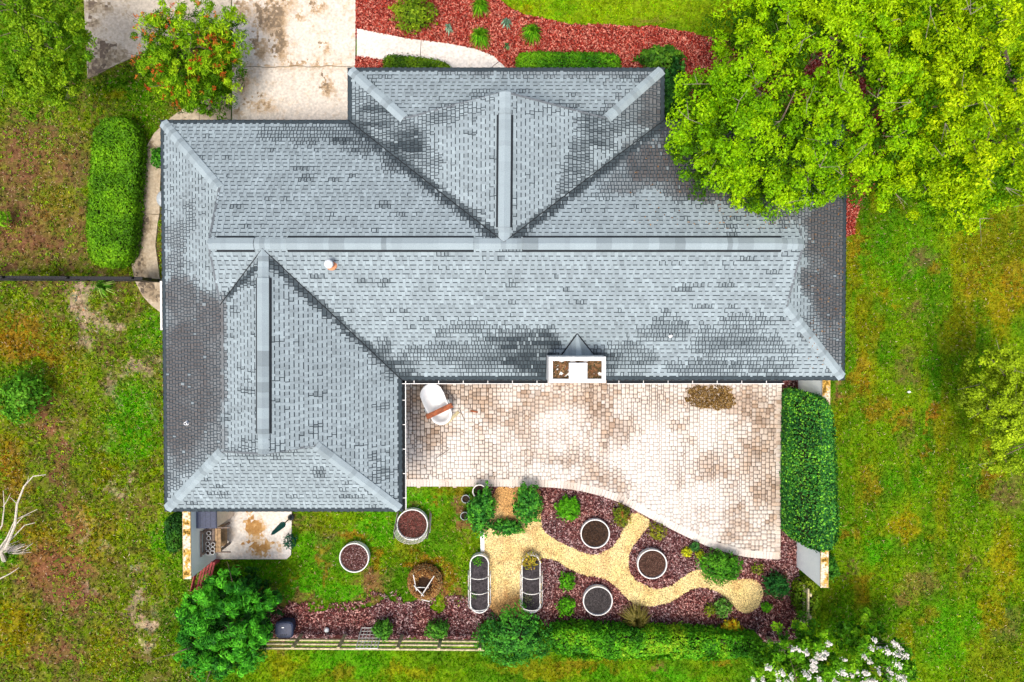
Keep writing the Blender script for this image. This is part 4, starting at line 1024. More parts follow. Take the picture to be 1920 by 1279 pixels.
# chimney with debris pan and its shingled cricket
def chimney():
    zt = 4.1
    x0, y1 = PXY(1029, 669, zt); x1, y0 = PXY(1136, 718, zt)
    m = MB(); t = .11
    cx, cy = (x0 + x1) / 2, (y0 + y1) / 2
    m.prism([(x0, y0), (x1, y0), (x1, y1), (x0, y1)], 0.0, zt - .13)
    ch = m.build('chimney', M_WHITE, house)
    m = MB()
    for c, s in (((cx, y0 + t / 2), (x1 - x0, t)), ((cx, y1 - t / 2), (x1 - x0, t)), ((x0 + t / 2, cy), (t, y1 - y0 - 2 * t - .004)), ((x1 - t / 2, cy), (t, y1 - y0 - 2 * t - .004))):
        m.box((c[0], c[1], zt - .065), (s[0], s[1], .13))
    m.build('rim', M_WHITE, ch)
    m = MB(); m.box((cx + .02, cy - .05, zt - .03), (.50, .48, .16)); m.build('flue_cap', M_ENAMEL, ch)
    pts = [(x0 + t, y0 + t), (x1 - t, y0 + t), (x1 - t, y1 - t), (x0 + t, y1 - t)]
    o = chips('leaf_debris', pts, [[(cx - .25, y0), (cx + .28, y0), (cx + .28, y1 - .2), (cx - .25, y1 - .2)]], 2600, [(.16, .07, .03), (.08, .05, .02), (.30, .2, .1), (.05, .04, .015), (.5, .42, .32)], M_CHIP, z=zt - .13, parent=ch) if False else None
    A = [(random.uniform(pts[0][0], pts[1][0]), random.uniform(pts[0][1], pts[2][1])) for _ in range(2600)]
    Q = []; cc = []
    pal = [(.16, .07, .03), (.08, .05, .02), (.26, .15, .07), (.05, .04, .015), (.10, .06, .03)]
    for x, y in A:
        if abs(x - cx - .02) < .27 and y < cy + .22: continue
        if fbm(np.array(x * 13), np.array(y * 13), 130) > .55: continue
        a = random.uniform(0, 6.3); L, w = random.uniform(.02, .05), random.uniform(.012, .025); z = zt - .125 + random.uniform(0, .04)
        dx, dy = math.cos(a), math.sin(a)
        Q.append([(x + dx * L - dy * w, y + dy * L + dx * w, z), (x - dx * L - dy * w, y - dy * L + dx * w, z + .01), (x - dx * L + dy * w, y - dy * L - dx * w, z), (x + dx * L + dy * w, y + dy * L - dx * w, z + .012)]); cc.append(random.choice(pal))
    o = quads('leaf_debris', Q, np.array(cc), M_CHIP, ch); o['kind'] = 'stuff'
    # cricket
    ap = ray(1082, 626, MS); l = ray(1048, 672, MS); r_ = ray(1119, 672, MS)
    top = np.array([(l[0] + r_[0]) / 2, l[1], ap[2] + .06])
    m = MB(); up = np.array((0, 0, .02))
    for side, e in (('l', l), ('r', r_)):
        k = 6
        for i in range(k):
            t0, t1 = i / k, (i + 1) / k
            a0 = top + (e - top) * t0; a1 = top + (e - top) * t1
            b0 = top + (ap - top) * (1 - t0) if False else ap + (e - ap) * t0; b1 = ap + (e - ap) * t1
            col = tuple(LIGHT * random.uniform(.72, 1.05)); lift = np.array((0, 0, .03))
            m.add([a0 + lift, a1 + lift + (0, 0, .012), b1 + lift + (0, 0, .012), b0 + lift], [(0, 1, 2, 3)], col)
            m.add([a1 + lift + (0, 0, .012), a1 + lift, b1 + lift, b1 + lift + (0, 0, .012)], [(0, 1, 2, 3)], tuple(DASH))
    n1 = (top - ap) / np.linalg.norm(top - ap); hw = .10
    m.add([ap + (-.02, 0, .04), ap + (.02, 0, .04), top + (hw, 0, .035), top + (-hw, 0, .035)], [(0, 1, 2, 3)], tuple(LIGHT * 1.05))
    m.build('cricket', M_SHIN, roof, colors=True)
    for e in (l, r_):
        m = MB(); m.tube([ap + (0, 0, .035), e + (0, 0, .035)], .022, 5); m.build('valley_seam', M_DARK, roof)
chimney()
# roof pipes
p = ray(622, 497, MS)
m = MB(); m.lathe([(.15, -.02), (.15, .03), (.085, .05), (.075, .28), (.0, .285)], tuple(p), 14); vp = m.build('vent_pipe', M_TERRA, house, smooth=False)
m = MB(); m.lathe([(.10, .27), (.12, .29), (.115, .36), (.06, .40), (0, .405)], tuple(p), 14); m.build('vent_cap', M_ENAMEL, vp, smooth=True)
p = ray(352, 793, WW)
m = MB(); m.lathe([(.075, -.02), (.07, .02), (.045, .03), (.045, .16), (.03, .16), (.03, .02)], tuple(p), 12); vp = m.build('vent_pipe', M_ENAMEL, house)
m = MB(); m.lathe([(.028, .10), (.0, .10)], tuple(p), 10); m.build('pipe_opening', M_DARK, vp)
p = ray(1257, 630, MS)
m = MB(); m.lathe([(.06, -.02), (.05, .02), (.035, .03), (.035, .12), (.0, .12)], tuple(p), 10); m.build('vent_pipe', M_ENAMEL, house)

# ------------------------------------------------------------------ foliage
def nrmz(v): return v / np.maximum(np.linalg.norm(v, axis=-1, keepdims=True), 1e-6)

def leaves(c, nrm, size, asp=.55, jit=.55, g=rng, curl=.18):
    """diamond leaves at points c facing roughly along nrm"""
    n = len(c)
    nv = nrmz(nrm + g.normal(0, jit, (n, 3)))
    t = nrmz(np.cross(nv, g.normal(0, 1, (n, 3)))); b = np.cross(nv, t)
    s = (size if np.ndim(size) else np.full(n, size)) * g.uniform(.65, 1.3, n)
    s = s[:, None]
    return np.stack([c - t * s, c + b * s * asp + nv * s * curl, c + t * s, c - b * s * asp + nv * s * curl], 1)

def pal(cols, n, k=None, g=rng, var=.16):
    cols = np.array(cols, float)
    t = g.random(n) if k is None else np.clip(k + g.normal(0, .16, n), 0, .999)
    x = t * (len(cols) - 1); i = np.minimum(x.astype(int), len(cols) - 2); f = (x - i)[:, None]
    return (cols[i] * (1 - f) + cols[i + 1] * f) * g.normal(1, var, n).clip(.5, 1.6)[:, None]

def puffs(cen, rad, per, size, cols, g=rng, up=.5, flat=.75, tone=None, asp=.55, jit=.5):
    """cen (k,3) clumps of leaves on rounded caps"""
    k = len(cen); per = int(per)
    d = nrmz(g.normal(0, 1, (k, per, 3))); d[..., 2] = np.abs(d[..., 2]) * 1.0 - .25
    r = rad[:, None, None] * g.uniform(.55, 1.06, (k, per, 1))
    lump = .82 + .3 * np.sin(d[..., :1] * 7 + cen[:, None, :1] * 3) * np.sin(d[..., 1:2] * 7 + cen[:, None, 1:2] * 3)
    c = cen[:, None, :] + d * r * lump * np.array([1, 1, flat])
    nv = d + np.array([0, 0, up])
    tn = (g.random(k) if tone is None else tone)
    tk = np.repeat(tn, per)
    Q = leaves(c.reshape(-1, 3), nv.reshape(-1, 3), size, asp, jit, g)
    return Q, pal(cols, k * per, tk, g)

def trunk_mesh(root, base, tips, r0, g, m=M_BARK, name='trunk', fork=.35):
    mb = MB(); base = Vector(base)
    zc = np.mean([t[2] for t in tips]); cx = np.mean([t[0] for t in tips]); cy = np.mean([t[1] for t in tips])
    f = base + (Vector((cx, cy, zc)) - base) * fork
    f.x = base.x + (f.x - base.x) * .4; f.y = base.y + (f.y - base.y) * .4
    mb.tube([base - Vector((0, 0, .1)), base + (f - base) * .5 + Vector((.05, -.04, 0)), f], [r0 * 1.25, r0, r0 * .8], 9)
    for t in tips:
        t = Vector(t); mid = f + (t - f) * .5 + Vector((g.normal(0, .15), g.normal(0, .15), g.uniform(.1, .35)))
        mb.tube([f, mid, t], [r0 * .6, r0 * .34, r0 * .10], 6)
        for q in range(3):
            s = mid + (t - mid) * g.uniform(0, .8); e = s + Vector((g.normal(0, .5), g.normal(0, .5), g.uniform(.1, .6)))
            mb.tube([s, (s + e) / 2 + Vector((0, 0, .08)), e], [r0 * .2, r0 * .12, r0 * .04], 5)
    return mb.build(name, m, root)

def tree(name, label, cat, base_px, lobes, cols, leaf=.06, per=150, clump=(.24, .42), r0=.16, seed=1, dens=3.2, layers=2, group=None, extra=None, flat=.75, asp=.55, base_h=0, inner=None, jit=.5, gain=1.0):
    """lobes: (px,py,rx,ry,ztop,depth): crown lobes outlined on the plan at their height"""
    g = np.random.default_rng(seed)
    bx, by = PXY(*base_px)
    root = empty(name, (bx, by, 0), label, cat, group)
    QA, CA, tips = [], [], []
    for (px, py, rx, ry, zt, dp) in lobes:
        c = P(px, py, zt); k_ = np.linalg.norm(P(px + 1, py, zt) - c); ax, ay = rx * k_, ry * k_
        tips.append(tuple(c - np.array((0, 0, dp * .6))))
        for lay in range(layers):
            k = max(3, int(ax * ay * math.pi * dens * (1 if lay == 0 else .8)))
            rr = np.sqrt(g.random(k)) * (1 - .06 * lay); a = g.uniform(0, 2 * np.pi, k)
            rr = rr * (.78 + .5 * vnoise(np.cos(a) * 2.2 + px * .1, np.sin(a) * 2.2 + py * .1, seed))
            x = c[0] + rr * ax * np.cos(a); y = c[1] + rr * ay * np.sin(a)
            z = zt - rr ** 2 * dp * .65 - lay * dp * .5 - g.random(k) ** 1.5 * dp * .8
            cen = np.stack([x, y, z], -1); rad = g.uniform(*clump, k) * (1 if lay == 0 else 1.1)
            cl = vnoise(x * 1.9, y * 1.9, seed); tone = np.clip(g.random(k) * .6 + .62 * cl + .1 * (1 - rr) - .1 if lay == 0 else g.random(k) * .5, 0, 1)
            Q, cc = puffs(cen, rad, per if lay == 0 else per * .7, leaf, cols if lay == 0 or inner is None else inner, g, flat=flat, tone=tone, asp=asp, jit=jit)  # lower layer takes darker leaf colours, painting in the shade inside the crown
            QA.append(Q); CA.append(cc)
    quads('crown', np.concatenate(QA), np.concatenate(CA) * gain, M_LEAF, root)
    trunk_mesh(root, (bx, by, 0), tips, r0, g)
    if extra: extra(root, g, lobes)
    return root

def clip_hedge(name, label, outline, h, cols, leaf=.035, dens=1500, seed=1, group=None, bump=.05, edge=.10, cat='hedge', tone_fn=None, z0=.0, hfn=None, speck=False):
    """clipped hedge: outline on the plan at its top"""
    g = np.random.default_rng(seed)
    pts = smooth_poly([PXY(q[0], q[1], q[2] if len(q) > 2 else h) for q in outline], 2); A = np.array(pts); mn, mx = A.min(0), A.max(0); cen = A.mean(0)
    root = empty(name, (cen[0], cen[1], z0), label, cat, group)
    n = int((mx[0] - mn[0]) * (mx[1] - mn[1]) * dens)
    x = g.uniform(mn[0], mx[0], n); y = g.uniform(mn[1], mx[1], n); k = inside(pts, x, y); x, y = x[k], y[k]
    d = np.full(len(x), 9.)
    for i in range(len(pts)):
        a = A[i]; b = A[(i + 1) % len(A)]; ab = b - a; L2 = ab @ ab
        t = np.clip(((x - a[0]) * ab[0] + (y - a[1]) * ab[1]) / max(L2, 1e-9), 0, 1)
        d = np.minimum(d, np.hypot(x - a[0] - t * ab[0], y - a[1] - t * ab[1]))
    nz = fbm(x * 3.2, y * 3.2, seed + 3, 3)
    hx = np.full(len(x), h) if hfn is None else hfn(x)
    z = hx - edge * np.clip(1 - d / .22, 0, 1) ** 2 + (nz - .5) * bump * 2.4 - g.random(len(x)) ** 2 * .09
    nv = np.stack([0 * x, 0 * x, 0 * x + 1], -1)
    c1 = np.stack([x, y, z], -1)
    # sides
    per = np.linalg.norm(np.roll(A, -1, 0) - A, axis=1); tot = per.sum(); m = int(tot * (h - z0) * dens * .6)
    e = g.choice(len(A), m, p=per / tot); t = g.random(m)
    p = A[e] * (1 - t[:, None]) + A[(e + 1) % len(A)] * t[:, None]
    dr = np.roll(A, -1, 0)[e] - A[e]; nn = np.stack([dr[:, 1], -dr[:, 0]], -1); nn = nn / np.linalg.norm(nn, axis=1, keepdims=True)
    ar = np.sum(A[:, 0] * np.roll(A[:, 1], -1) - np.roll(A[:, 0], -1) * A[:, 1]); nn *= np.sign(ar)
    hp = h if hfn is None else hfn(p[:, 0])
    zz = z0 + (hp - z0 - .05) * g.random(m) ** .8
    c2 = np.concatenate([p + nn * (g.normal(0, .035, m) - .02)[:, None], zz[:, None]], 1)
    n2 = np.concatenate([nn, np.full((m, 1), .35)], 1)
    cc = np.concatenate([c1, c2]); nv = np.concatenate([nv, n2])
    Q = leaves(cc, nv, leaf, .6, .55, g)
    tone = np.clip(fbm(cc[:, 0] * 2.2, cc[:, 1] * 2.2, seed + 9, 3) * 1.5 - .25, 0, 1)
    if speck: tone = np.clip(tone * .35 + g.random(len(cc)) ** 2.2 * .9, 0, 1)
    if tone_fn: tone = tone_fn(cc, tone)
    quads('foliage', Q, pal(cols, len(Q), tone, g, .2) * 1.4, M_LEAF, root)
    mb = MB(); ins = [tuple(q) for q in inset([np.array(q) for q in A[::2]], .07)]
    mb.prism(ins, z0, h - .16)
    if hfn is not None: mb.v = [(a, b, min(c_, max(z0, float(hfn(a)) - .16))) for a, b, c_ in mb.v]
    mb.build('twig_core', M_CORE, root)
    return root

def shrub(name, label, px, py, rx, ry, h, cols, leaf=.04, n=1400, seed=1, group=None, cat='shrub', core=True, jit=.5, asp=.55, lumps=0, zb=0.0, top=None):
    """rounded shrub: rx, ry in plan pixels at about two thirds of its height"""
    g = np.random.default_rng(seed)
    zc = zb + h * .62
    c = P(px, py, zc); s = np.linalg.norm(P(px + 1, py, zc) - c); ax, ay = rx * s, ry * s
    root = empty(name, (c[0], c[1], zb), label, cat, group)
    d = nrmz(g.normal(0, 1, (n, 3))); d[:, 2] = np.where(d[:, 2] < -.3, -d[:, 2], d[:, 2])
    r = g.uniform(.78, 1.06, n)
    lumps = lumps or 4
    if lumps: r = r * (.42 + 1.06 * fbm(d[:, 0] * lumps + seed, d[:, 1] * lumps + d[:, 2] * 2, seed, 2))
    p = np.stack([c[0] + d[:, 0] * r * ax, c[1] + d[:, 1] * r * ay, zb + h * .45 + d[:, 2] * r * h * .55], -1)
    tone = np.clip(fbm(d[:, 0] * 4 + seed, d[:, 1] * 4, seed + 2, 2) * 1.2 - .1 + .5 * (r - .9), 0, 1)
    quads('foliage', leaves(p, d + (0, 0, .35), leaf, asp, jit, g), pal(cols, n, tone, g, .2) * 1.4, M_LEAF, root)
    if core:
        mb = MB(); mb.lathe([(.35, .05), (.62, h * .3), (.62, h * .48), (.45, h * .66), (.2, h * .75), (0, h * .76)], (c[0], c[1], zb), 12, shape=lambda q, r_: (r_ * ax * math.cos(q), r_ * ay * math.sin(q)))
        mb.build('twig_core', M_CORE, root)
    else:
        mb = MB()
        for q in range(5):
            e = Vector((c[0] + g.normal(0, ax * .4), c[1] + g.normal(0, ay * .4), zb + h * .7)); mb.tube([(c[0], c[1], zb), e], [.012, .004], 4)
        mb.build('stem', M_BARK, root)
    return root

def blades(name, label, px, py, r, h, cols, n=140, w=.012, seed=1, group=None, cat='plant', lift=1.0, zb=0.0, tip=.45, part='blade_tuft'):
    """tuft of arching blades; r in plan pixels"""
    g = np.random.default_rng(seed)
    c = P(px, py, zb + h * .5); s = np.linalg.norm(P(px + 1, py, 0) - P(px, py, 0)); L = r * s
    root = empty(name, (c[0], c[1], zb), label, cat, group)
    a = g.uniform(0, 2 * np.pi, n); el = g.uniform(.35, 1.0, n)
    dx, dy = np.cos(a), np.sin(a); out = L * el * g.uniform(.8, 1.1, n)
    z0 = np.full(n, zb)
    p0 = np.stack([c[0] + dx * .02, c[1] + dy * .02, z0], -1)
    p1 = np.stack([c[0] + dx * out * .5, c[1] + dy * out * .5, zb + h * lift * (1.25 - el * .55)], -1)
    p2 = np.stack([c[0] + dx * out, c[1] + dy * out, zb + h * (1.05 - el) * tip * 2 + .02], -1)
    sd = np.stack([-dy, dx, 0 * dx], -1); w_ = (w * g.uniform(.7, 1.3, n))[:, None]
    Q = np.concatenate([np.stack([p0 - sd * w_ * .7, p0 + sd * w_ * .7, p1 + sd * w_, p1 - sd * w_], 1), np.stack([p1 - sd * w_, p1 + sd * w_, p2 + sd * w_ * .15, p2 - sd * w_ * .15], 1)])
    t = g.random(n); cc = pal(cols, n, t, g)
    quads(part, Q, np.concatenate([cc, cc * 1.1]) * 1.25, M_LEAF, root)
    return root

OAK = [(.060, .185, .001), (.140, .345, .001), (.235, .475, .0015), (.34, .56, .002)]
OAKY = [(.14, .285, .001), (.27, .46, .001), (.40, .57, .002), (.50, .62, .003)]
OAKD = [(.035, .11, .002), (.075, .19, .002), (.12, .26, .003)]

def twigs(root, g, lobes, n=2, colm=M_BARK2, name='bare_twig'):
    mb = MB()
    for (px, py, rx, ry, zt, dp) in lobes:
        c = P(px, py, zt - .1)
        for _ in range(n):
            s = Vector(c) + Vector((g.normal(0, rx * .006), g.normal(0, ry * .006), g.uniform(-.9, -.25)))
            for _ in range(3):
                e = s + Vector((g.normal(0, .28), g.normal(0, .28), g.uniform(-.05, .25)))
                mb.tube([s, e], [.009, .003], 4)
    o = mb.build(name, colm, root); o['kind'] = 'stuff'

tree('oak_tree', 'green oak tree whose boughs overhang the corner of the roof', 'tree', (1500, 290),
     [(1345, 170, 66, 60, 5.6, 1.3), (1325, 250, 46, 62, 5.3, 1.2), (1390, 305, 66, 48, 5.4, 1.2), (1465, 345, 62, 52, 5.2, 1.2), (1440, 225, 80, 62, 6.8, 1.6), (1530, 270, 70, 62, 6.6, 1.5), (1560, 340, 50, 34, 5.4, 1.2), (1420, 130, 62, 52, 6.2, 1.5), (1515, 165, 50, 50, 6.0, 1.4)],
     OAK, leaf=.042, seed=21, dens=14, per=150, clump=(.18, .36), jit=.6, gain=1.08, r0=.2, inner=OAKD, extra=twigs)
tree('oak_tree', 'broad bright oak tree over the red mulch beyond the roof corner', 'tree', (1660, 190),
     [(1480, 60, 70, 50, 5.8, 1.4), (1590, 40, 76, 60, 6.6, 1.6), (1600, 190, 60, 48, 6.8, 1.5), (1690, 120, 70, 60, 7.4, 1.7), (1640, 290, 70, 54, 6.4, 1.5), (1720, 230, 66, 56, 7.2, 1.6), (1700, 330, 56, 44, 5.8, 1.3), (1400, 25, 50, 44, 4.6, 1.1), (1700, 20, 66, 46, 6.6, 1.5), (1480, -10, 80, 40, 5.6, 1.3), (1620, -25, 90, 46, 6.4, 1.5)],
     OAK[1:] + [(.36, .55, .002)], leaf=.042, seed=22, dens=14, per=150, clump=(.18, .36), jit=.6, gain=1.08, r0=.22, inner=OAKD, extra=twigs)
tree('oak_tree', 'yellow green oak tree filling the top right corner of the view', 'tree', (1850, 200),
     [(1800, 60, 70, 60, 7.2, 1.6), (1890, 50, 60, 60, 7.6, 1.7), (1800, 175, 62, 60, 7.6, 1.7), (1880, 190, 62, 70, 7.8, 1.8), (1790, 280, 66, 52, 7.0, 1.6), (1880, 310, 60, 54, 7.2, 1.6), (1790, 350, 50, 32, 5.8, 1.2), (1860, 372, 62, 36, 6.0, 1.3), (1800, -25, 100, 50, 7.0, 1.6), (1920, -20, 80, 50, 7.4, 1.7), (1960, 120, 60, 110, 7.4, 1.7), (1950, 300, 50, 100, 7.0, 1.6)],
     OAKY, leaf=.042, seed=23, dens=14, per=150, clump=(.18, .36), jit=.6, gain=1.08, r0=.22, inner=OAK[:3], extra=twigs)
tree('oak_tree', 'olive green young oak tree at the right edge of the lawn', 'tree', (1890, 790),
     [(1905, 690, 36, 42, 3.4, .9), (1890, 745, 44, 36, 3.3, .9), (1915, 805, 42, 46, 3.2, .9), (1898, 872, 34, 30, 2.8, .8), (1868, 768, 30, 20, 2.8, .7), (1940, 730, 40, 60, 3.2, .9)],
     [(.085, .13, .004), (.16, .24, .006), (.24, .34, .008), (.30, .40, .01)], leaf=.042, per=110, seed=24, dens=20, r0=.10, clump=(.14, .28), layers=2, extra=lambda r, g, l: twigs(r, g, l, 4), gain=1.6)
tree('acacia_tree', 'feathery light green tree left of the parking pad', 'tree', (80, 90),
     [(30, 40, 60, 60, 4.2, 1.1), (85, 50, 50, 50, 4.4, 1.2), (50, 120, 64, 56, 4.0, 1.1), (98, 135, 36, 44, 3.6, 1.0), (10, 140, 50, 60, 3.6, 1.0), (85, 165, 30, 24, 3.0, .8), (20, -10, 80, 30, 4.2, 1.1)],
     [(.055, .15, .004), (.10, .24, .005), (.17, .32, .006), (.25, .39, .01)], leaf=.042, per=90, seed=25, dens=24, r0=.11, clump=(.10, .26), layers=1, extra=twigs, jit=.8, gain=1.15)
tree('loquat_tree', 'dark green dense round tree beside the red bench', 'tree', (425, 1180),
     [(408, 1190, 80, 80, 3.0, 1.4), (360, 1170, 46, 50, 2.4, 1.0), (455, 1150, 36, 40, 2.3, .9), (395, 1255, 72, 40, 2.6, 1.0), (440, 1120, 28, 24, 1.9, .7), (345, 1220, 34, 50, 2.2, .8), (455, 1215, 34, 50, 2.2, .8), (395, 1125, 40, 26, 2.1, .8)],
     [(.008, .055, .006), (.020, .125, .008), (.045, .225, .010), (.085, .33, .016)], leaf=.075, per=60, seed=26, dens=21, r0=.11, clump=(.12, .24), layers=2, asp=.28, inner=[(.006, .035, .004), (.012, .07, .006)], jit=.35, gain=2.0)

def bottlebrush(root, g, lobes):
    Q, CC = [], []
    for (px, py, rx, ry, zt, dp) in lobes:
        c = P(px, py, zt); s = .0148
        for _ in range(11):
            r = math.sqrt(g.random()); a = g.uniform(0, 6.28)
            q = np.array([c[0] + r * rx * s * math.cos(a), c[1] + r * ry * s * math.sin(a), zt + .16 - r * r * dp * .6])
            ax_ = nrmz(np.array([g.normal(), g.normal(), .6])); m = 26
            t = g.uniform(-.09, .09, m); pts = q + ax_ * t[:, None] + g.normal(0, .022, (m, 3))
            Q.append(leaves(pts, g.normal(0, 1, (m, 3)) + (0, 0, .6), .026, .5, .4, g)); CC.append(pal([(.46, .05, .012), (.60, .12, .02), (.62, .26, .03)], m, g.random(), g))
    o = quads('flower', np.concatenate(Q), np.concatenate(CC), M_LEAF, root); o['kind'] = 'stuff'
tree('bottlebrush_shrub', 'large rounded bottlebrush shrub with red flower spikes by the driveway', 'shrub', (345, 105),
     [(335, 90, 80, 72, 3.3, 1.2), (275, 50, 46, 50, 2.7, 1.0), (395, 60, 40, 54, 2.8, 1.0), (335, 15, 90, 36, 2.9, 1.0), (385, 120, 46, 50, 2.6, .9), (345, 168, 56, 36, 2.2, .9), (275, 115, 42, 50, 2.3, .9), (410, 95, 26, 50, 2.3, .8), (300, 150, 40, 30, 2.2, .8)],
     [(.04, .12, .003), (.10, .24, .004), (.20, .38, .006), (.32, .48, .010)], leaf=.07, per=60, seed=27, dens=13, r0=.09, clump=(.12, .26), layers=2, asp=.22, inner=OAKD, extra=bottlebrush, jit=.7, gain=1.35)

def panicles(root, g, lobes):
    Q, CC = [], []
    for (px, py, rx, ry, zt, dp) in lobes:
        c = P(px, py, zt); s = .0155
        for _ in range(max(3, int(rx * ry / 170))):
            r = math.sqrt(g.random()) * 1.02; a = g.uniform(0, 6.28); m = 44
            q = np.array([c[0] + r * rx * s * math.cos(a), c[1] + r * ry * s * math.sin(a), zt + .22 - r * r * dp * .65])
            d = nrmz(np.array([math.cos(a) * r * .5, math.sin(a) * r * .5, 1.]))
            t = g.uniform(-.10, .13, m); w = .05 * (1 - (t + .1) / .26)
            pts = q + d * t[:, None] + g.normal(0, 1, (m, 3)) * w[:, None]
            Q.append(leaves(pts, g.normal(0, .5, (m, 3)) + (0, 0, 1.2), .030, .7, .3, g)); CC.append(pal([(.80, .74, .70), (.92, .90, .87)], m, None, g, .04))
    o = quads('flower', np.concatenate(Q), np.concatenate(CC), M_LEAF, root); o['kind'] = 'stuff'
MYR = [(.030, .12, .004), (.07, .23, .005), (.14, .36, .008), (.24, .44, .012)]
tree('crape_myrtle', 'crape myrtle with white flower clusters nearest the corner of the fence', 'tree', (1500, 1250),
     [(1500, 1245, 50, 40, 3.0, 1.0), (1455, 1262, 40, 26, 2.7, .8), (1550, 1262, 46, 36, 2.9, .9), (1500, 1290, 90, 26, 2.8, .8), (1540, 1215, 34, 24, 2.7, .8)],
     MYR, leaf=.055, per=90, seed=28, dens=12, r0=.06, clump=(.13, .25), layers=2, extra=panicles, inner=MYR[:2], jit=.6, gain=1.3)
tree('crape_myrtle', 'crape myrtle with white flower clusters standing out on the lawn', 'tree', (1660, 1250),
     [(1665, 1235, 46, 40, 3.1, 1.0), (1700, 1262, 36, 34, 2.9, .9), (1620, 1268, 40, 28, 2.8, .9), (1660, 1290, 80, 26, 2.8, .8), (1645, 1205, 20, 22, 2.7, .7)],
     MYR, leaf=.055, per=90, seed=29, dens=12, r0=.06, clump=(.13, .25), layers=2, extra=panicles, inner=MYR[:2], jit=.6, gain=1.3)

# clipped hedges
HG = [(.045, .135, .004), (.095, .245, .005), (.17, .35, .008)]
def lime_low(cc, t):
    px, py = to_px(cc); return np.clip(t * .8 + .35 * sstep(440, 490, py) - .25 * sstep(215, 255, px), 0, 1)
clip_hedge('hedge', 'tall clipped light green hedge along the curved side walk', [(178, 224), (215, 216), (246, 226), (258, 270), (250, 360), (246, 440), (236, 490), (200, 502), (163, 490), (158, 430), (164, 340), (170, 270)], .75, HG, seed=31, leaf=.04, dens=1500, tone_fn=lime_low, bump=.09)
clip_hedge('hedge', 'large dark glossy hedge between the patio and the lawn', [(1484, 765, .8), (1496, 742, 1.3), (1525, 738), (1556, 752), (1566, 800), (1570, 900), (1575, 1000), (1566, 1030), (1530, 1036), (1498, 1018, 1.4), (1482, 990, .8), (1481, 880, .8)], 2.15, [(.008, .055, .014), (.020, .115, .022), (.06, .26, .03), (.20, .48, .03)], seed=32, speck=True, leaf=.042, dens=2300, bump=.12, edge=.2, hfn=lambda x: .85 + 1.35 * sstep(8.85, 9.28, np.asarray(x)))
clip_hedge('hedge', 'long low front hedge between the red mulch and the roof edge', [(970, 99), (985, 95), (1080, 96), (1150, 97), (1164, 106), (1164, 140), (970, 140)], .7, [(.020, .105, .003), (.06, .20, .004), (.13, .30, .006)], seed=33, leaf=.035, dens=1900)
clip_hedge('hedge', 'short dark front hedge between the pale walkway and the roof edge', [(719, 106), (728, 100), (775, 104), (825, 111), (845, 122), (848, 140), (719, 140)], .7, [(.020, .065, .003), (.055, .125, .004), (.11, .20, .006)], seed=34, leaf=.035, dens=1900)
clip_hedge('vine_hedge', 'bright green vine hedge grown along the garden fence', [(1030, 1188), (1075, 1184), (1150, 1188), (1220, 1190), (1290, 1192), (1380, 1197), (1432, 1203), (1438, 1220), (1400, 1238), (1330, 1240), (1250, 1237), (1150, 1240), (1080, 1236), (1035, 1228)], 1.0, [(.018, .10, .005), (.05, .22, .006), (.11, .34, .008), (.20, .33, .01)], seed=35, leaf=.05, dens=1000, bump=.2, edge=.25)
clip_hedge('vine_hedge', 'yellowish vine growth over the short fence by the white wall', [(1497, 1098), (1530, 1090), (1538, 1120), (1535, 1160), (1515, 1170), (1498, 1150)], .7, [(.05, .11, .006), (.10, .19, .008), (.2, .26, .01)], seed=36, leaf=.05, dens=500, bump=.2, edge=.2)
clip_hedge('hedge', 'narrow dark hedge standing against the outer left wall', [(309, 968), (336, 964), (338, 1010), (330, 1036), (312, 1040), (306, 1010)], .8, [(.008, .04, .006), (.02, .085, .01), (.05, .16, .012)], seed=37, leaf=.045, dens=1100, bump=.12)

BR = [(.030, .13, .004), (.06, .24, .005), (.11, .36, .008)]
DG = [(.008, .060, .010), (.02, .12, .014), (.05, .22, .02)]
OL = [(.05, .09, .005), (.11, .17, .006), (.2, .24, .012)]
shrub('round_shrub', 'clipped olive green ball shrub in the red mulch', 775, 22, 37, 35, .9, [(.045, .095, .004), (.11, .20, .006), (.2, .29, .01)], n=2600, seed=41, leaf=.04)
shrub('garden_shrub', 'large dark green rounded shrub at the fence between both beds', 968, 1201, 72, 48, 1.3, DG + [(.08, .30, .02)], n=4200, seed=42, leaf=.05, lumps=3)
shrub('garden_shrub', 'upright green shrub over pots at the left of the gravel plaza', 903, 958, 27, 42, 1.0, DG + [(.09, .32, .02)], n=2200, seed=43, leaf=.05, lumps=4)
shrub('garden_shrub', 'curved green shrub at the right of the gravel plaza by the patio', 990, 948, 25, 36, .9, DG + [(.09, .30, .02)], n=1900, seed=44, leaf=.05, lumps=4)
shrub('garden_shrub', 'low green shrub spilling over the gravel plaza between two taller shrubs', 952, 990, 32, 15, .45, DG + [(.09, .30, .02)], n=1000, seed=45, leaf=.045, lumps=4)
shrub('garden_shrub', 'bright lime mound plant nearest the patio edge', 1067, 955, 23, 22, .5, BR, n=1300, seed=46, leaf=.045)
shrub('garden_shrub', 'upper small lime plant beside the right raised bed', 1064, 1091, 14, 17, .35, BR, n=500, seed=47, leaf=.04, core=False, lumps=5)
shrub('garden_shrub', 'lower small lime plant beside the right raised bed', 1061, 1138, 16, 18, .35, BR, n=560, seed=48, leaf=.04, core=False, lumps=5)
shrub('garden_shrub', 'spreading green cycad like shrub where the gravel path meets the patio', 1356, 1065, 40, 30, .8, [(.02, .10, .008), (.05, .2, .01), (.10, .3, .014)], n=1900, seed=49, leaf=.06, asp=.3, lumps=3)
shrub('garden_shrub', 'dark green fir like shrub beside the end of the white wall', 1457, 1097, 25, 24, .7, [(.006, .045, .010), (.014, .09, .014), (.03, .15, .02)], n=1200, seed=50, leaf=.055, asp=.3)
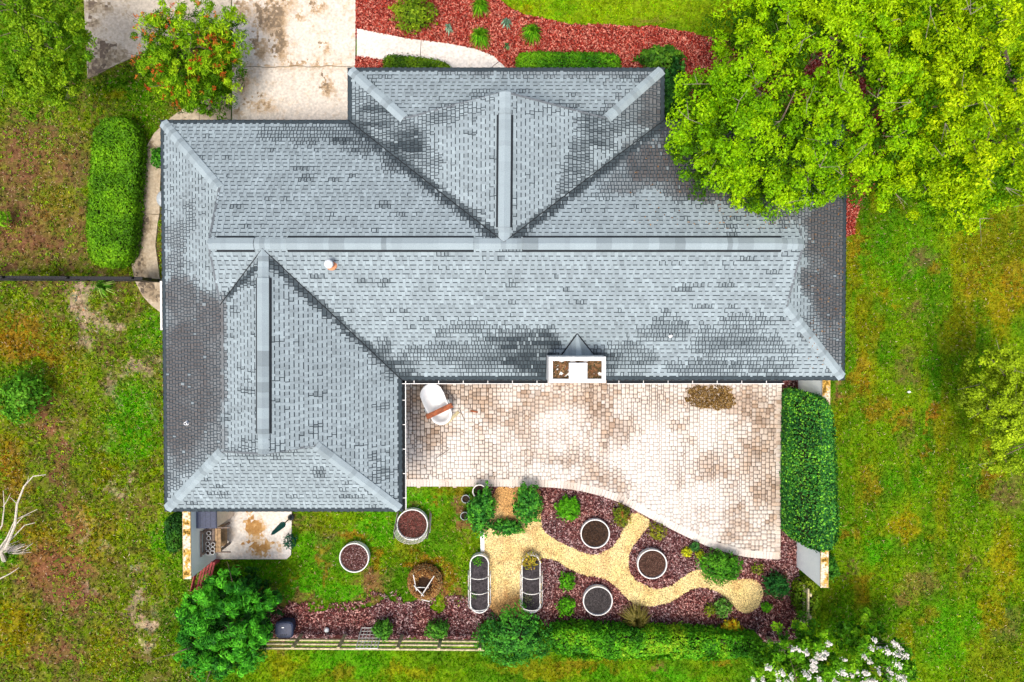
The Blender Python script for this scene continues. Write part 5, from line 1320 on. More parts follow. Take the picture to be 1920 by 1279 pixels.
shrub('garden_shrub', 'left clipped round shrub in front of the rail fence', 717, 1182, 18, 17, .7, [(.02, .085, .010), (.05, .18, .015), (.10, .28, .02)], n=900, seed=51, leaf=.04)
shrub('garden_shrub', 'right clipped round shrub in front of the rail fence', 821, 1182, 21, 17, .7, [(.02, .085, .010), (.05, .18, .015), (.10, .28, .02)], n=1000, seed=52, leaf=.04)
shrub('garden_shrub', 'bronze green plant in the mulch between patio and gravel fork', 1166, 968, 17, 20, .45, [(.05, .06, .008), (.09, .14, .01), (.16, .2, .012), (.22, .07, .02)], n=520, seed=53, leaf=.045, core=False, lumps=5)
shrub('garden_shrub', 'sparse yellow green plant below the patio curve', 1233, 998, 17, 17, .4, [(.10, .12, .008), (.22, .26, .01), (.14, .10, .02)], n=300, seed=54, leaf=.04, core=False, lumps=5)
shrub('flowering_plant', 'small yellow plant left of a green tuft under the patio curve', 1289, 1036, 10, 9, .3, [(.35, .38, .01), (.50, .52, .02)], n=240, seed=55, leaf=.035, core=False, cat='plant')
shrub('flowering_plant', 'small yellow plant right of a green tuft under the patio curve', 1313, 1040, 7, 8, .3, [(.28, .34, .01), (.42, .48, .02)], n=180, seed=56, leaf=.035, core=False, cat='plant')
shrub('garden_shrub', 'small blue green tuft between two yellow plants', 1303, 1026, 10, 9, .3, [(.02, .09, .02), (.05, .17, .03)], n=240, seed=57, leaf=.035, core=False)
shrub('flowering_plant', 'orange and yellow croton plant near the vine hedge', 1372, 1176, 19, 13, .4, [(.55, .22, .01), (.60, .42, .015), (.40, .46, .02)], n=480, seed=58, leaf=.045, core=False, lumps=5, cat='plant')
shrub('garden_shrub', 'mid green leafy plant beneath the last bend of the gravel path', 1356, 1141, 16, 18, .4, [(.03, .10, .012), (.07, .2, .02), (.14, .28, .05)], n=420, seed=59, leaf=.045, core=False, lumps=5)
shrub('garden_shrub', 'thin olive plant left of the leafy one beneath the path bend', 1331, 1143, 10, 12, .3, OL, n=160, seed=60, leaf=.04, core=False)
shrub('garden_shrub', 'small bright plant at the right of the path end circle', 1438, 1138, 10, 9, .3, BR, n=220, seed=61, leaf=.04, core=False)
shrub('garden_shrub', 'faint olive plant between patio corner and path end', 1420, 1066, 13, 10, .25, OL, n=120, seed=62, leaf=.04, core=False)
shrub('garden_shrub', 'leafy shrub outside the right white wall end', 1556, 1063, 16, 22, .7, [(.01, .06, .006), (.03, .13, .01), (.07, .22, .012)], n=800, seed=63, leaf=.05, lumps=4)
shrub('foundation_shrub', 'dark leafy shrub tucked against the right side of the front roof', 1262, 175, 34, 60, 1.5, [(.006, .035, .006), (.014, .075, .01), (.04, .15, .014)], n=2600, seed=64, leaf=.07, lumps=4)
shrub('foundation_shrub', 'dark branching shrub in the red mulch by the front roof corner', 1238, 108, 42, 20, 1.2, [(.02, .07, .006), (.04, .13, .008), (.10, .22, .012)], n=1500, seed=65, leaf=.06, lumps=5)
shrub('foundation_shrub', 'small green shrub at the inner bend of the side walk', 296, 293, 14, 20, .5, [(.015, .08, .006), (.04, .17, .01), (.08, .26, .014)], n=500, seed=66, leaf=.05, lumps=4)
shrub('wild_shrub', 'light green leafy sapling on the weedy left ground', 35, 745, 44, 46, 1.2, [(.03, .12, .006), (.07, .22, .01), (.13, .33, .02)], n=1700, seed=67, leaf=.06, lumps=4, core=False)
shrub('wild_shrub', 'tiny lime sapling at the left edge above the fence', 3, 410, 12, 14, .8, [(.12, .30, .005), (.2, .42, .01)], n=260, seed=68, leaf=.045, core=False)
shrub('potted_herb', 'green seedling at the head of the left raised bed', 895, 1053, 11, 9, .14, BR, n=120, seed=69, leaf=.03, core=False, cat='plant', zb=.25)
shrub('potted_herb', 'small green seedling near the middle of the left raised bed', 889, 1117, 6, 6, .12, [(.05, .12, .02), (.1, .2, .04)], n=60, seed=70, leaf=.025, core=False, cat='plant', zb=.25)
shrub('potted_herb', 'yellowed bean plant at the head of the right raised bed', 992, 1052, 18, 15, .2, [(.20, .20, .01), (.36, .24, .03), (.3, .36, .02)], n=220, seed=71, leaf=.04, core=False, cat='plant', zb=.25)
shrub('potted_herb', 'grey green weeds at the foot of the right raised bed', 988, 1125, 12, 14, .12, [(.06, .08, .03), (.12, .14, .06)], n=90, seed=72, leaf=.03, core=False, cat='plant', zb=.25)
shrub('agave_plant', 'dark spiky potted foliage at the corner of the grill slab', 543, 1016, 12, 13, .5, [(.004, .045, .025), (.012, .08, .04)], n=160, seed=73, leaf=.075, asp=.2, core=False, cat='plant')

FG = [(.02, .12, .004), (.06, .25, .005), (.14, .40, .01), (.26, .46, .02)]
blades('fountain_grass', 'bright green grass tuft at the upper edge of the red bed', 900, 12, 22, .5, FG, 240, seed=81, cat='grass tuft', w=.011)
blades('fountain_grass', 'bright green grass tuft overhanging the pale walkway', 900, 68, 25, .5, FG, 280, seed=82, cat='grass tuft', w=.011)
blades('fountain_grass', 'bright green grass tuft nearest the front lawn edge', 998, 61, 25, .5, FG, 280, seed=83, cat='grass tuft', w=.011)
AG = [(.10, .22, .13), (.2, .36, .24), (.34, .5, .38)]
blades('agave_plant', 'pale blue green agave next to the round ball shrub', 842, 53, 13, .3, AG, 34, seed=84, w=.018, cat='plant')
blades('agave_plant', 'largest pale blue green agave between the grass tufts', 949, 43, 14, .3, AG, 40, seed=85, w=.018, cat='plant')
blades('agave_plant', 'smallest pale green agave close to the walkway bend', 950, 86, 10, .25, [(.08, .22, .07), (.18, .36, .15)], 26, seed=86, w=.016, cat='plant')
blades('yucca_plant', 'green yucca with pale leaf tips below the black fence', 194, 536, 26, .45, [(.03, .14, .006), (.12, .30, .02), (.34, .46, .12)], 70, seed=87, w=.018, cat='plant')
blades('ornamental_grass', 'tan and olive fountain grass spilling over the gravel path', 1193, 1160, 36, .6, [(.10, .10, .015), (.22, .19, .04), (.38, .32, .10)], 320, seed=88, w=.009, cat='grass tuft')

# dead tree at the left edge: pale bare limbs
def dead_tree():
    g = random.Random(9)
    bx, by = PXY(8, 1050)
    root = empty('dead_tree', (bx, by, 0), 'pale bare dead tree leaning in from the left edge', 'tree')
    m = MB()
    def limb(pts, r): m.tube([P(*p) for p in pts], [r * (1 - .75 * i / (len(pts) - 1)) for i in range(len(pts))], 6)
    limb([(8, 1050, 0), (2, 1035, .8), (20, 1000, 1.6)], .08)
    tr = m.build('trunk', M_DEAD, root)
    for pts, r in (([(10, 1030, 1.2), (28, 985, 1.9), (32, 945, 2.3), (45, 912, 2.6), (62, 893, 2.7), (86, 890, 2.8)], .045), ([(-10, 1040, 1.0), (12, 1010, 1.6), (28, 975, 1.9), (70, 955, 2.0)], .03),
                   ([(0, 1030, 1.0), (20, 1012, 1.3), (46, 985, 1.6), (66, 980, 1.7)], .03), ([(-20, 1020, 1.2), (4, 985, 1.8), (8, 950, 2.1), (6, 920, 2.3)], .03), ([(-10, 1090, .8), (20, 1075, 1.0), (36, 1064, 1.0)], .025),
                   ([(6, 950, 2.1), (14, 938, 2.2), (20, 925, 2.3)], .015), ([(32, 945, 2.3), (22, 935, 2.35), (16, 930, 2.4)], .013), ([(45, 912, 2.6), (52, 902, 2.7), (54, 893, 2.75)], .014), ([(28, 985, 1.9), (44, 968, 2.0), (58, 965, 2.1)], .014)):
        m = MB(); limb(pts, r); m.build('branch', M_DEAD, root)
dead_tree()
m = MB()
for q in range(40):
    a = P(20 + random.gauss(0, 12), 1032 + random.gauss(0, 3), .02 + random.random() * .05); b = a + np.array((random.gauss(.3, .15), random.gauss(.12, .06), 0)); m.tube([a, b], [.012, .006], 4)
o = m.build('brush_pile', M_DEAD); tag(o, 'low pile of pale dead twigs under the bare tree', 'brush', kind='stuff')

# ------------------------------------------------------------------ weeds, dry stalks and fallen leaves
def weeds():
    g = np.random.default_rng(301)
    n = 9000; x = np.concatenate([g.uniform(-17, -9.9, n), g.uniform(-9.6, -1, 900), g.uniform(10.4, 17, 2600)]); y = np.concatenate([g.uniform(-11.8, 8.5, n), g.uniform(-9.3, -5.6, 900), g.uniform(-11.8, 5, 2600)])
    k = np.ones(len(x), bool)
    for q in ('PAD', 'WALK_W', 'GARDEN', 'SLAB_S', 'HOUSE', 'STRIP_S', 'PATIO', 'BED_N'): k &= ~inside(Wp[q], x, y)
    k &= g.random(len(x)) < sstep(.35, .62, fbm(x * 1.4, y * 1.4, 303, 3))
    x, y = x[k], y[k]; n = len(x); m = 6
    r = np.repeat(g.uniform(.02, .055, n), m); a = g.uniform(0, 6.283, n * m)
    c = np.stack([np.repeat(x, m) + r * np.cos(a), np.repeat(y, m) + r * np.sin(a), g.uniform(.0, .03, n * m)], -1)
    col = np.repeat(pal([(.08, .20, .002), (.16, .30, .003), (.28, .36, .006), (.10, .30, .004)], n, None, g, .25), m, 0)
    o = quads('weed', leaves(c, np.tile((0, 0, 1.), (n * m, 1)), np.repeat(g.uniform(.016, .036, n), m), .55, .35, g), col, M_LEAF)
    tag(o, 'small leafy weeds scattered through the rough lawn', 'weeds', kind='stuff')
    n = 5200; x = np.concatenate([g.uniform(-17, -9.9, n), g.uniform(-9.6, -1, 700), g.uniform(10.4, 17, 1800)]); y = np.concatenate([g.uniform(-11.8, 8.5, n), g.uniform(-9.3, -5.6, 700), g.uniform(-11.8, 5, 1800)])
    k = np.ones(len(x), bool)
    for q in ('PAD', 'WALK_W', 'GARDEN', 'SLAB_S', 'HOUSE', 'PATIO', 'BED_N'): k &= ~inside(Wp[q], x, y)
    x, y = x[k], y[k]; n = len(x)
    c = np.stack([x, y, g.uniform(.005, .03, n)], -1)
    o = quads('dry_stalk', leaves(c, np.tile((0, 0, 1.), (n, 1)), .045, .14, .25, g), pal([(.34, .22, .10), (.48, .36, .20), (.20, .10, .05), (.60, .48, .34)], n, None, g), M_STRAW)
    tag(o, 'dry straw stalks and leaf bits lying in the lawn', 'straw', kind='stuff')
    # oak leaves dropped on the roof and the patio
    pts = []
    for _ in range(420):
        px_, py_ = random.uniform(1180, 1500), random.uniform(240, 430)
        if random.random() < (px_ - 1100) / 420: pts.append(ray(px_, py_, MN) + np.array((0, 0, .03)))
    for _ in range(130): pts.append(ray(random.uniform(1515, 1580), random.uniform(380, 690), EE) + np.array((0, 0, .03)))
    for _ in range(260): pts.append(P(random.uniform(765, 1455), random.uniform(720, 905), .055))
    pts = np.array(pts); n = len(pts)
    o = quads('fallen_leaf', leaves(pts, np.tile((0, 0, 1.), (n, 1)), .026, .5, .3, g), pal([(.10, .05, .02), (.22, .11, .04), (.34, .20, .08)], n, None, g), M_STRAW)
    tag(o, 'brown fallen leaves strewn over roof and patio', 'leaf litter', kind='stuff')
weeds()

# ------------------------------------------------------------------ garden walls
def wing_wall(label, pin_x, py_end, py_house, side, h=1.9):
    x = PXY(pin_x, 800)[0]; y0 = PXY(0, py_end)[1]; y1 = py_house
    t = .22 * side
    root = empty('garden_wall', (x, (y0 + y1) / 2, 0), label, 'wall')
    m = MB(); m.prism([(x, y0), (x + t, y0), (x + t, y1), (x, y1)], -.1, h); m.build('wall', M_STUCCO, root)
    cx = x + t / 2; pts = [(x - .012 * side, y0 - .012), (x + t + .012 * side, y0 - .012), (x + t + .012 * side, y1), (x - .012 * side, y1)]
    def cf(a, b):
        n = fbm(np.asarray(a) * 7, np.asarray(b) * 7, 140, 4)
        c = mixc((.62, .55, .42), (.50, .30, .06), sstep(.38, .55, n)); return c * (1 - sstep(.55, .72, n)[..., None] * .75)
    sheet('coping', pts, h + .035, .05, cf, M_MOSS, root, thick=.033)
    return root
wing_wall('pale stucco wing wall with mossy top beside the grill slab', 403.5, 1047, wallp[8][1] + .4, -1)
wing_wall('pale stucco wing wall half buried in the dark hedge', 1495, 1062, wallp[6][1] + .1, 1)
# white panel and tank at the left eave
xp = P(302, 570, 1.9)[0]
root = empty('privacy_screen', (xp, PXY(0, 575)[1], 0), 'narrow white upright panel beside the left eave below the black fence', 'screen')
m = MB(); ya, yb = P(302, 527, 1.9)[1], P(302, 619, 1.9)[1]; m.box((xp, (ya + yb) / 2, .95), (.06, ya - yb, 1.9)); m.build('panel_board', M_WHITE, root)
for y in (ya - .05, yb + .05): m = MB(); m.box((xp + .07, y, .97), (.08, .08, 1.94)); m.build('post', M_WHITE, root)
c = P(308, 372, .8)
root = empty('water_tank', (c[0] + .0, c[1], 0), 'grey round tank top peeking out under the left eave', 'tank')
m = MB(); m.lathe([(.27, 0), (.29, .05), (.29, .72), (.25, .79), (.1, .83), (0, .835)], (c[0], c[1], 0), 18); m.build('tank_body', M_GREY, root, smooth=True)
m = MB(); m.lathe([(.06, .83), (.06, .88), (0, .88)], (c[0], c[1], 0), 10); m.build('tank_cap', M_DARK, root)

# ------------------------------------------------------------------ fences
def black_fence():
    a, b = PXY(-60, 524), PXY(304, 526); h = 1.25
    root = empty('metal_fence', (*a, 0), 'black metal picket fence running in from the left edge to the house', 'fence')
    L = math.hypot(b[0] - a[0], b[1] - a[1]); dx, dy = (b[0] - a[0]) / L, (b[1] - a[1]) / L; ang = math.atan2(dy, dx)
    at = lambda t: (a[0] + dx * t, a[1] + dy * t)
    for z in (.12, .72, h):
        m = MB(); c = at(L / 2); m.box((c[0], c[1], z), (L, .085, .06), ang); m.build('rail', M_BLACK, root)
    t = 0.0; pk = None
    n = int(L / .1)
    me = None
    for i in range(n):
        x, y = at(.05 + i * .1)
        if i % 20 == 0:
            m = MB(); m.box((x, y, .68), (.075, .075, 1.36), ang); p = m.build('post', M_BLACK, root)
            m = MB(); m.lathe([(.05, 0), (.03, .04), (0, .05)], (x, y, 1.36), 8); m.build('post_cap', M_BLACK, p)
        else:
            if me is None:
                m = MB(); m.box((0, 0, .66), (.02, .02, 1.26)); o = m.build('picket', M_BLACK, None); me = o.data; o.parent = root
            else:
                o = bpy.data.objects.new('picket', me); C.objects.link(o); o.parent = root
            o.location = (x - a[0], y - a[1], 0)
    # a solid gate leaf where the fence is darkest
    m = MB(); g0 = at(L * (.42 if False else .46)); m.box((g0[0], g0[1], .66), (.62, .055, 1.12), ang); m.build('gate_panel', M_BLACK, root)
    m = MB(); g1 = at(L - .28); m.box((g1[0], g1[1] - .02, .66), (.5, .10, 1.12), ang); m.build('gate_panel', M_BLACK, root)
black_fence()

def rail_fence(name, label, p0, p1, posts, hs=(.30, .60, .92), postm=M_WOOD, w=.09):
    a, b = np.array(PXY(*p0)), np.array(PXY(*p1)); L = np.linalg.norm(b - a); d = (b - a) / L; ang = math.atan2(d[1], d[0])
    root = empty(name, (*a, 0), label, 'fence')
    for z in hs:
        m = MB(); c = (a + b) / 2; m.box((c[0], c[1], z), (L, .05, w), ang + random.uniform(-.001, .001)); m.build('rail', M_WOOD, root)
    for t in posts:
        c = a + d * L * t; off = np.array([-d[1], d[0]]) * .055
        m = MB(); m.box((c[0] + off[0], c[1] + off[1], .5), (.10, .06, 1.02), ang); m.build('post', M_WOOD, root)
    return root
rail_fence('rail_fence', 'weathered three rail wooden fence along the mulch strip', (500, 1192), (910, 1195), (.02, .16, .36, .62, .80, .98))
rail_fence('rail_fence', 'weathered rail fence showing at the end of the vine hedge', (1430, 1196), (1470, 1198), (.2, .9))
rail_fence('rail_fence', 'short rail fence running down from the white wall end', (1494, 1085), (1494, 1186), (.1, .5, .95))
# pale lattice leaning on the fence
def lattice():
    c = P(692, 1204, .6); root = empty('lattice_panel', (c[0], c[1], 0), 'small pale lattice panel leaning on the rail fence', 'panel')
    def q(u, v): return Vector((c[0] - .34 + u * .68, c[1] + .26 - .30 * v, .12 + .86 * v))
    for e0, e1 in (((0, 0), (1, 0)), ((0, 1), (1, 1)), ((0, 0), (0, 1)), ((1, 0), (1, 1))):
        m = MB(); m.tube([q(*e0), q(*e1)], .018, 5); m.build('frame_bar', M_TUBE, root)
    for i in range(1, 6):
        for e0, e1 in (((i / 6, 0), (i / 6, 1)), ((0, i / 6), (1, i / 6))):
            m = MB(); m.tube([q(*e0), q(*e1)], .011, 4); m.build('lath', M_TUBE, root)
lattice()

# ------------------------------------------------------------------ planters
def soil_fn(base, base2, seed):
    def f(x, y): return mixc(base, base2, fbm(np.asarray(x) * 14, np.asarray(y) * 14, seed, 3))
    return f
def planter(px, py, rpx, h, label, soil=((.05, .022, .018), (.12, .06, .05)), chip=BRN_M, seed=1, fill=.06):
    c = P(px, py, h); r = rpx * np.linalg.norm(P(px + 1, py, h) - c)
    root = empty('round_planter', (c[0], c[1], 0), label, 'planter', 'round metal planters')
    n = 40; m = MB()
    prof = [(r * (1 + (.012 if i % 2 else -.002)), h * i / 14) for i in range(15)]
    m.lathe(prof + [(r - .02, h), (r - .022, h - fill - .05)], (c[0], c[1], 0), n)
    m.f = m.f[:-1]; m.c = m.c[:-1]
    m.build('planter_wall', M_ZINC, root, smooth=False)
    m = MB(); ring = [(c[0] + (r + .0) * math.cos(q * 2 * math.pi / n), c[1] + (r + .0) * math.sin(q * 2 * math.pi / n), h) for q in range(n + 1)]
    m.tube(ring, .021, 6, cap=False); m.build('rim', M_WHITE, root, smooth=True)
    pts = [(c[0] + (r - .026) * math.cos(q * 2 * math.pi / n), c[1] + (r - .026) * math.sin(q * 2 * math.pi / n)) for q in range(n)]
    s = sheet('soil', pts, h - fill, .05, soil_fn(*soil, seed), M_SOIL, root)
    if chip:
        x = rng.uniform(-r, r, 900); y = rng.uniform(-r, r, 900); k = x * x + y * y < (r - .06) ** 2; x, y = x[k] + c[0], y[k] + c[1]; nn = len(x)
        q = np.stack([x, y, np.full(nn, h - fill + .012)], -1); cc = np.array(chip)[rng.integers(0, len(chip), nn)] * .75
        o = quads('soil_chip', leaves(q, np.tile((0, 0, 1.), (nn, 1)), .028, .45, .35), cc, M_CHIP, s); o['kind'] = 'stuff'
    return root
planter(664, 1046, 27, .28, 'round white metal planter alone in the patchy lawn', seed=1)
planter(773, 984, 28.5, .28, 'round white metal planter caged by a wire trellis', seed=2, chip=[(.2, .05, .04), (.1, .03, .02), (.3, .12, .1)])
planter(1116, 1001, 26.5, .26, 'round white metal planter in the upper mulch bed below the patio', seed=3, soil=((.03, .018, .012), (.07, .04, .026)), chip=[(.06, .035, .025), (.1, .06, .04), (.03, .02, .015)])
planter(1223, 1058, 27, .28, 'round white metal planter inside the bend of the gravel path', seed=4, soil=((.04, .02, .016), (.09, .05, .036)), chip=[(.12, .06, .045), (.06, .035, .025), (.2, .11, .08)])
planter(1121, 1127, 27, .28, 'round white metal planter of dark soil nearest the vine hedge', seed=5, soil=((.03, .026, .026), (.085, .075, .075)), chip=[(.05, .045, .045), (.10, .09, .09)])

def oval_bed(cx, label, seed, top=1040, bot=1150):
    h = .32; c0 = P(cx, top + 18, h); c1 = P(cx, bot - 18, h); r = .30
    cy = (c0[1] + c1[1]) / 2; half = abs(c0[1] - c1[1]) / 2; x0 = c0[0]
    root = empty('raised_bed', (x0, cy, 0), label, 'planter', 'oval raised beds')
    def shp(q, rr): return (rr * math.cos(q), rr * math.sin(q) + (half if math.sin(q) >= 0 else -half))
    n = 40; m = MB(); prof = [(r * (1 + (.014 if i % 2 else -.002)), h * i / 14) for i in range(15)]
    m.lathe(prof + [(r - .02, h), (r - .022, h - .16)], (x0, cy, 0), n, shape=shp); m.f = m.f[:-1]; m.c = m.c[:-1]
    m.build('bed_wall', M_ZINC, root)
    m = MB(); m.tube([(x0 + shp(2 * math.pi * q / n, r)[0], cy + shp(2 * math.pi * q / n, r)[1], h) for q in range(n + 1)], .022, 6, cap=False); m.build('rim', M_WHITE, root, smooth=True)
    pts = [(x0 + shp(2 * math.pi * q / n, r - .026)[0], cy + shp(2 * math.pi * q / n, r - .026)[1]) for q in range(n)]
    sheet('soil', pts, h - .08, .05, soil_fn((.022, .020, .022), (.075, .066, .070), seed), M_SOIL, root)
    for yy in (cy + half * .62, cy - half * .12, cy - half * .92):
        m = MB(); k = 16; m.tube([(x0 - (r + .06) * math.cos(math.pi * i / k), yy, h - .06 + .78 * math.sin(math.pi * i / k) ** .7) for i in range(k + 1)], .017, 6, cap=True); m.build('hoop', M_TUBE, root, smooth=True)
    for sx in (-1, 1):
        m = MB(); m.tube([(x0 + sx * (r + .055), cy + half * .62, h + .06), (x0 + sx * (r + .055), cy - half * .95, h + .06)], .014, 6); m.build('side_rail', M_TUBE, root, smooth=True)
        m = MB(); m.tube([(x0 + sx * (r + .04), cy - half * .92, 0), (x0 + sx * (r + .05), cy - half * .92, h + .05)], .015, 6); m.build('stake', M_TUBE, root)
    return root
oval_bed(899, 'oval raised bed with white hoops at the left of the gravel plaza', 201)
oval_bed(996, 'oval raised bed with white hoops at the right of the gravel plaza', 202)

# wire trellis around the planter near the roof corner
def trellis():
    c = P(773, 990, .5); root = empty('wire_trellis', (c[0], c[1], 0), 'curved wire trellis standing over the planter by the roof corner', 'trellis')
    def q(u, v):
        a = math.pi * (1.0 + u)                      # half circle round the south side
        return Vector((c[0] + .52 * math.cos(a) * 1.0, c[1] - .05 + .36 * math.sin(a), .25 + .62 * v))
    for v in np.linspace(0, 1, 6):
        m = MB(); m.tube([q(u, v) for u in np.linspace(0, 1, 13)], .007, 4); m.build('wire', M_TUBE, root)
    for u in np.linspace(0, 1, 14):
        m = MB(); m.tube([q(u, 0), q(u, 1.05)], .007, 4); m.build('wire', M_TUBE, root)
    for sx in (-1, 1):
        m = MB(); x = c[0] + sx * .53; m.tube([(x, c[1] + .40, .02), (x + sx * .02, c[1] - .02, .55), (x, c[1] - .2, .98)], .022, 6); m.build('side_post', M_GREYW, root)
        m = MB(); x = c[0] + sx * .56; m.tube([(x, c[1] + .34, .02), (x + sx * .02, c[1] - .12, .6)], .012, 6); m.build('side_post', M_TUBE, root)
trellis()

# compost ring with pale poles
def compost():
    c = P(796, 1094, .3); root = empty('compost_ring', (c[0], c[1], 0), 'straw coloured compost ring with crossed pale poles', 'compost heap')
    g = np.random.default_rng(77); n = 2600
    a = g.uniform(0, 6.283, n); rr = .22 + .36 * np.sqrt(g.random(n)); t = (rr - .22) / .36
    z = .08 + .38 * np.sin(np.pi * (.15 + .8 * t)) + g.normal(0, .02, n)
    p = np.stack([c[0] + rr * np.cos(a), c[1] + rr * np.sin(a), z], -1)
    cc = np.array([(.36, .19, .06), (.26, .11, .03), (.45, .28, .10), (.12, .05, .02), (.22, .09, .03)])[g.integers(0, 5, n)]
    o = quads('straw', leaves(p, np.stack([np.cos(a) * (t - .4), np.sin(a) * (t - .4), 0 * a + .8], -1), .055, .16, .5, g), cc, M_STRAW, root); o['kind'] = 'stuff'
    m = MB(); m.lathe([(.58, 0), (.55, .2), (.46, .36), (.36, .32), (.22, .18), (0, .15)], (c[0], c[1], 0), 22, col=(.05, .028, .016)); m.build('heap', mat('compost', (.045, .025, .015), .95, (25, .5), spec=.05), root)
    for i, (a0, r_, z_) in enumerate(((0, .50, .34), (.4, .56, .14), (.9, .54, .24))):
        m = MB(); m.tube([(c[0] + r_ * math.cos(q / 20 * 6.2832), c[1] + r_ * math.sin(q / 20 * 6.2832), z_ + .02 * math.sin(q * 1.3 + i)) for q in range(21)], .010, 5, cap=False); m.build('wire_ring', M_WOOD, root)
    def pole(a_, b_, r_=.016, mm=M_TUBE): m = MB(); m.tube([P(*a_), P(*b_)], r_, 6); m.build('pole', mm, root)
    pole((775, 1078, .50), (781, 1108, .48)); pole((814, 1080, .52), (790, 1117, .5)); pole((776, 1098, .56), (795, 1118, .54)); pole((806, 1094, .5), (788, 1122, .46), .018, M_GREYW); pole((790, 1124, .4), (806, 1128, .38), .02)
    m = MB(); k = 12; A, B = P(776, 1102, .3), P(803, 1102, .3); m.tube([A * (1 - i / k) + B * (i / k) + np.array((0, .10 * math.sin(math.pi * i / k), .25 * math.sin(math.pi * i / k))) for i in range(k + 1)], .016, 6); m.build('pole', M_TUBE, root, smooth=True)
compost()

# pots by the plaza
def pot(name, label, px, py, r, h, m_, zb=0.0, group=None, fill=(.03, .02, .015), cat='pot', fillm=None):
    c = P(px, py, zb + h); root = empty(name, (c[0], c[1], zb), label, cat, group)
    m = MB(); m.lathe([(r * .72, 0), (r * .97, h * .92), (r * 1.06, h * .93), (r * 1.06, h), (r * .92, h), (r * .88, h * .72)], (c[0], c[1], zb), 18); m.f = m.f[:-1]; m.c = m.c[:-1]; m.build('pot_wall', m_, root, smooth=False)
    m = MB(); m.lathe([(r * .895, h * .76), (r * .5, h * .8), (0, h * .8)], (c[0], c[1], zb), 14); m.build('soil', fillm or mat('pot soil', fill, .95, (30, .4), spec=.05), root)
    return root
pot('plant_pot', 'upper dark nursery pot left of the plaza shrub', 873, 936, .13, .28, M_GREY, group='nursery pots')
pot('plant_pot', 'lower dark nursery pot left of the plaza shrub', 871, 968, .13, .28, M_GREY, group='nursery pots')
pot('plant_pot', 'pale pot rim showing above the plaza shrub at the patio edge', 899, 922, .22, .45, M_TUBE)
m = MB(); a = P(905, 996, .05); b = P(904, 1034, .05); m.box(((a[0] + b[0]) / 2, (a[1] + b[1]) / 2, .04), (.13, abs(a[1] - b[1]), .06), .02); o = m.build('white_board', M_WHITE); tag(o, 'short white board between the shrub and the left raised bed', 'board')

# ------------------------------------------------------------------ patio things
def bathtub():
    h = .56; c = P(818, 758, h); ang = math.atan2(-(791 - 724), (834 - 802)); Lh = .52; w = .36
    root = empty('bathtub', (c[0], c[1], 0), 'white enamel bathtub standing askew on the patio', 'bathtub')
    def shp(q, r):
        x = math.cos(q); y = math.sin(q); k = .30
        return (x * r * .36 * 1.0 + (k if x > 0 else -k) * min(1, abs(x) * 3) * (.3 + .7 * r), y * r * w * (1.0 if x < 0 else .93))
    m = MB(); prof = [(.62, .10), (.80, .16), (.90, .40), (.94, h - .03), (1.06, h - .02), (1.08, h), (1.02, h + .012), (.93, h - .01), (.86, h - .12), (.72, .24), (.3, .20), (0, .195)]
    m.lathe(prof, (c[0], c[1], 0), 36, rz=ang, shape=shp); m.build('tub', M_ENAMEL, root, smooth=True)
    ux, uy = math.cos(ang), math.sin(ang)
    for sx in (-1, 1):
        for sy in (-1, 1):
            m = MB(); p = (c[0] + ux * .4 * sx - uy * .22 * sy, c[1] + uy * .4 * sx + ux * .22 * sy); m.lathe([(.03, 0), (.045, .02), (.03, .08), (.05, .2)], (p[0], p[1], 0), 8); m.build('foot', M_GREY, root)
    for sy, t in ((-1, .05), (1, .1)):
        m = MB(); p = (c[0] + ux * t - uy * .40 * sy, c[1] + uy * t + ux * .40 * sy); m.box((p[0], p[1], h - .02), (.14, .05, .06), ang); m.build('tap_fitting', M_GREY, root)
    m = MB(); t = .24; m.box((c[0] + ux * t, c[1] + uy * t, h + .035), (.165, .92, .04), ang); o = m.build('wooden_plank', M_PLANK); tag(o, 'reddish brown plank laid across the bathtub', 'plank')
bathtub()
def bar(name, label, a, b, w, h_, m_, cat):
    A, B = P(*a), P(*b); c = (A + B) / 2; L = np.linalg.norm((B - A)[:2]); m = MB(); m.box(tuple(c + np.array((0, 0, h_ / 2))), (L, w, h_), math.atan2(B[1] - A[1], B[0] - A[0])); o = m.build(name, m_); tag(o, label, cat)
bar('metal_rod', 'thin dark rod on the pavers right of the bathtub', (838, 731, .05), (854, 750, .05), .025, .025, M_GREYW, 'rod')
bar('metal_rod', 'thin dark rod lying farther below the bathtub end', (861, 766, .05), (872, 790, .05), .022, .022, M_GREYW, 'rod')
bar('wooden_board', 'greenish weathered board at the foot of the bathtub', (836, 795, .05), (860, 772, .05), .10, .04, M_WOOD, 'board')
bar('wooden_board', 'small reddish stick alone on the pavers right of the tub', (882, 770, .05), (896, 773, .05), .05, .03, M_PLANK, 'stick')
bar('metal_rod', 'long pale stick lying on the pavers below the bathtub', (819, 858, .05), (842, 843, .05), .02, .02, M_GREYW, 'rod')
def moss_mat():
    g = np.random.default_rng(99); n = 2600; u = g.uniform(-1, 1, n); v = g.uniform(-1, 1, n); k = (np.abs(u) ** 3 + np.abs(v) ** 3) < 1.7 * fbm(u * 4, v * 4, 150, 3) - .15; u, v = u[k], v[k]
    c = P(1331, 745, .05); p = np.stack([c[0] + u * .86, c[1] + v * .42 - u * .05, .05 + .02 * (1 - u * u) * (1 - v * v) * g.random(len(u))], -1)
    cc = np.array([(.20, .12, .035), (.11, .06, .018), (.30, .19, .06), (.06, .035, .012)])[g.integers(0, 4, len(u))]
    o = quads('leaf_mat', leaves(p, np.tile((0, 0, 1.), (len(u), 1)), .045, .35, .45, g), cc, M_STRAW); tag(o, 'mat of brown dried leaves and moss on the patio', 'leaf litter', kind='stuff')
moss_mat()

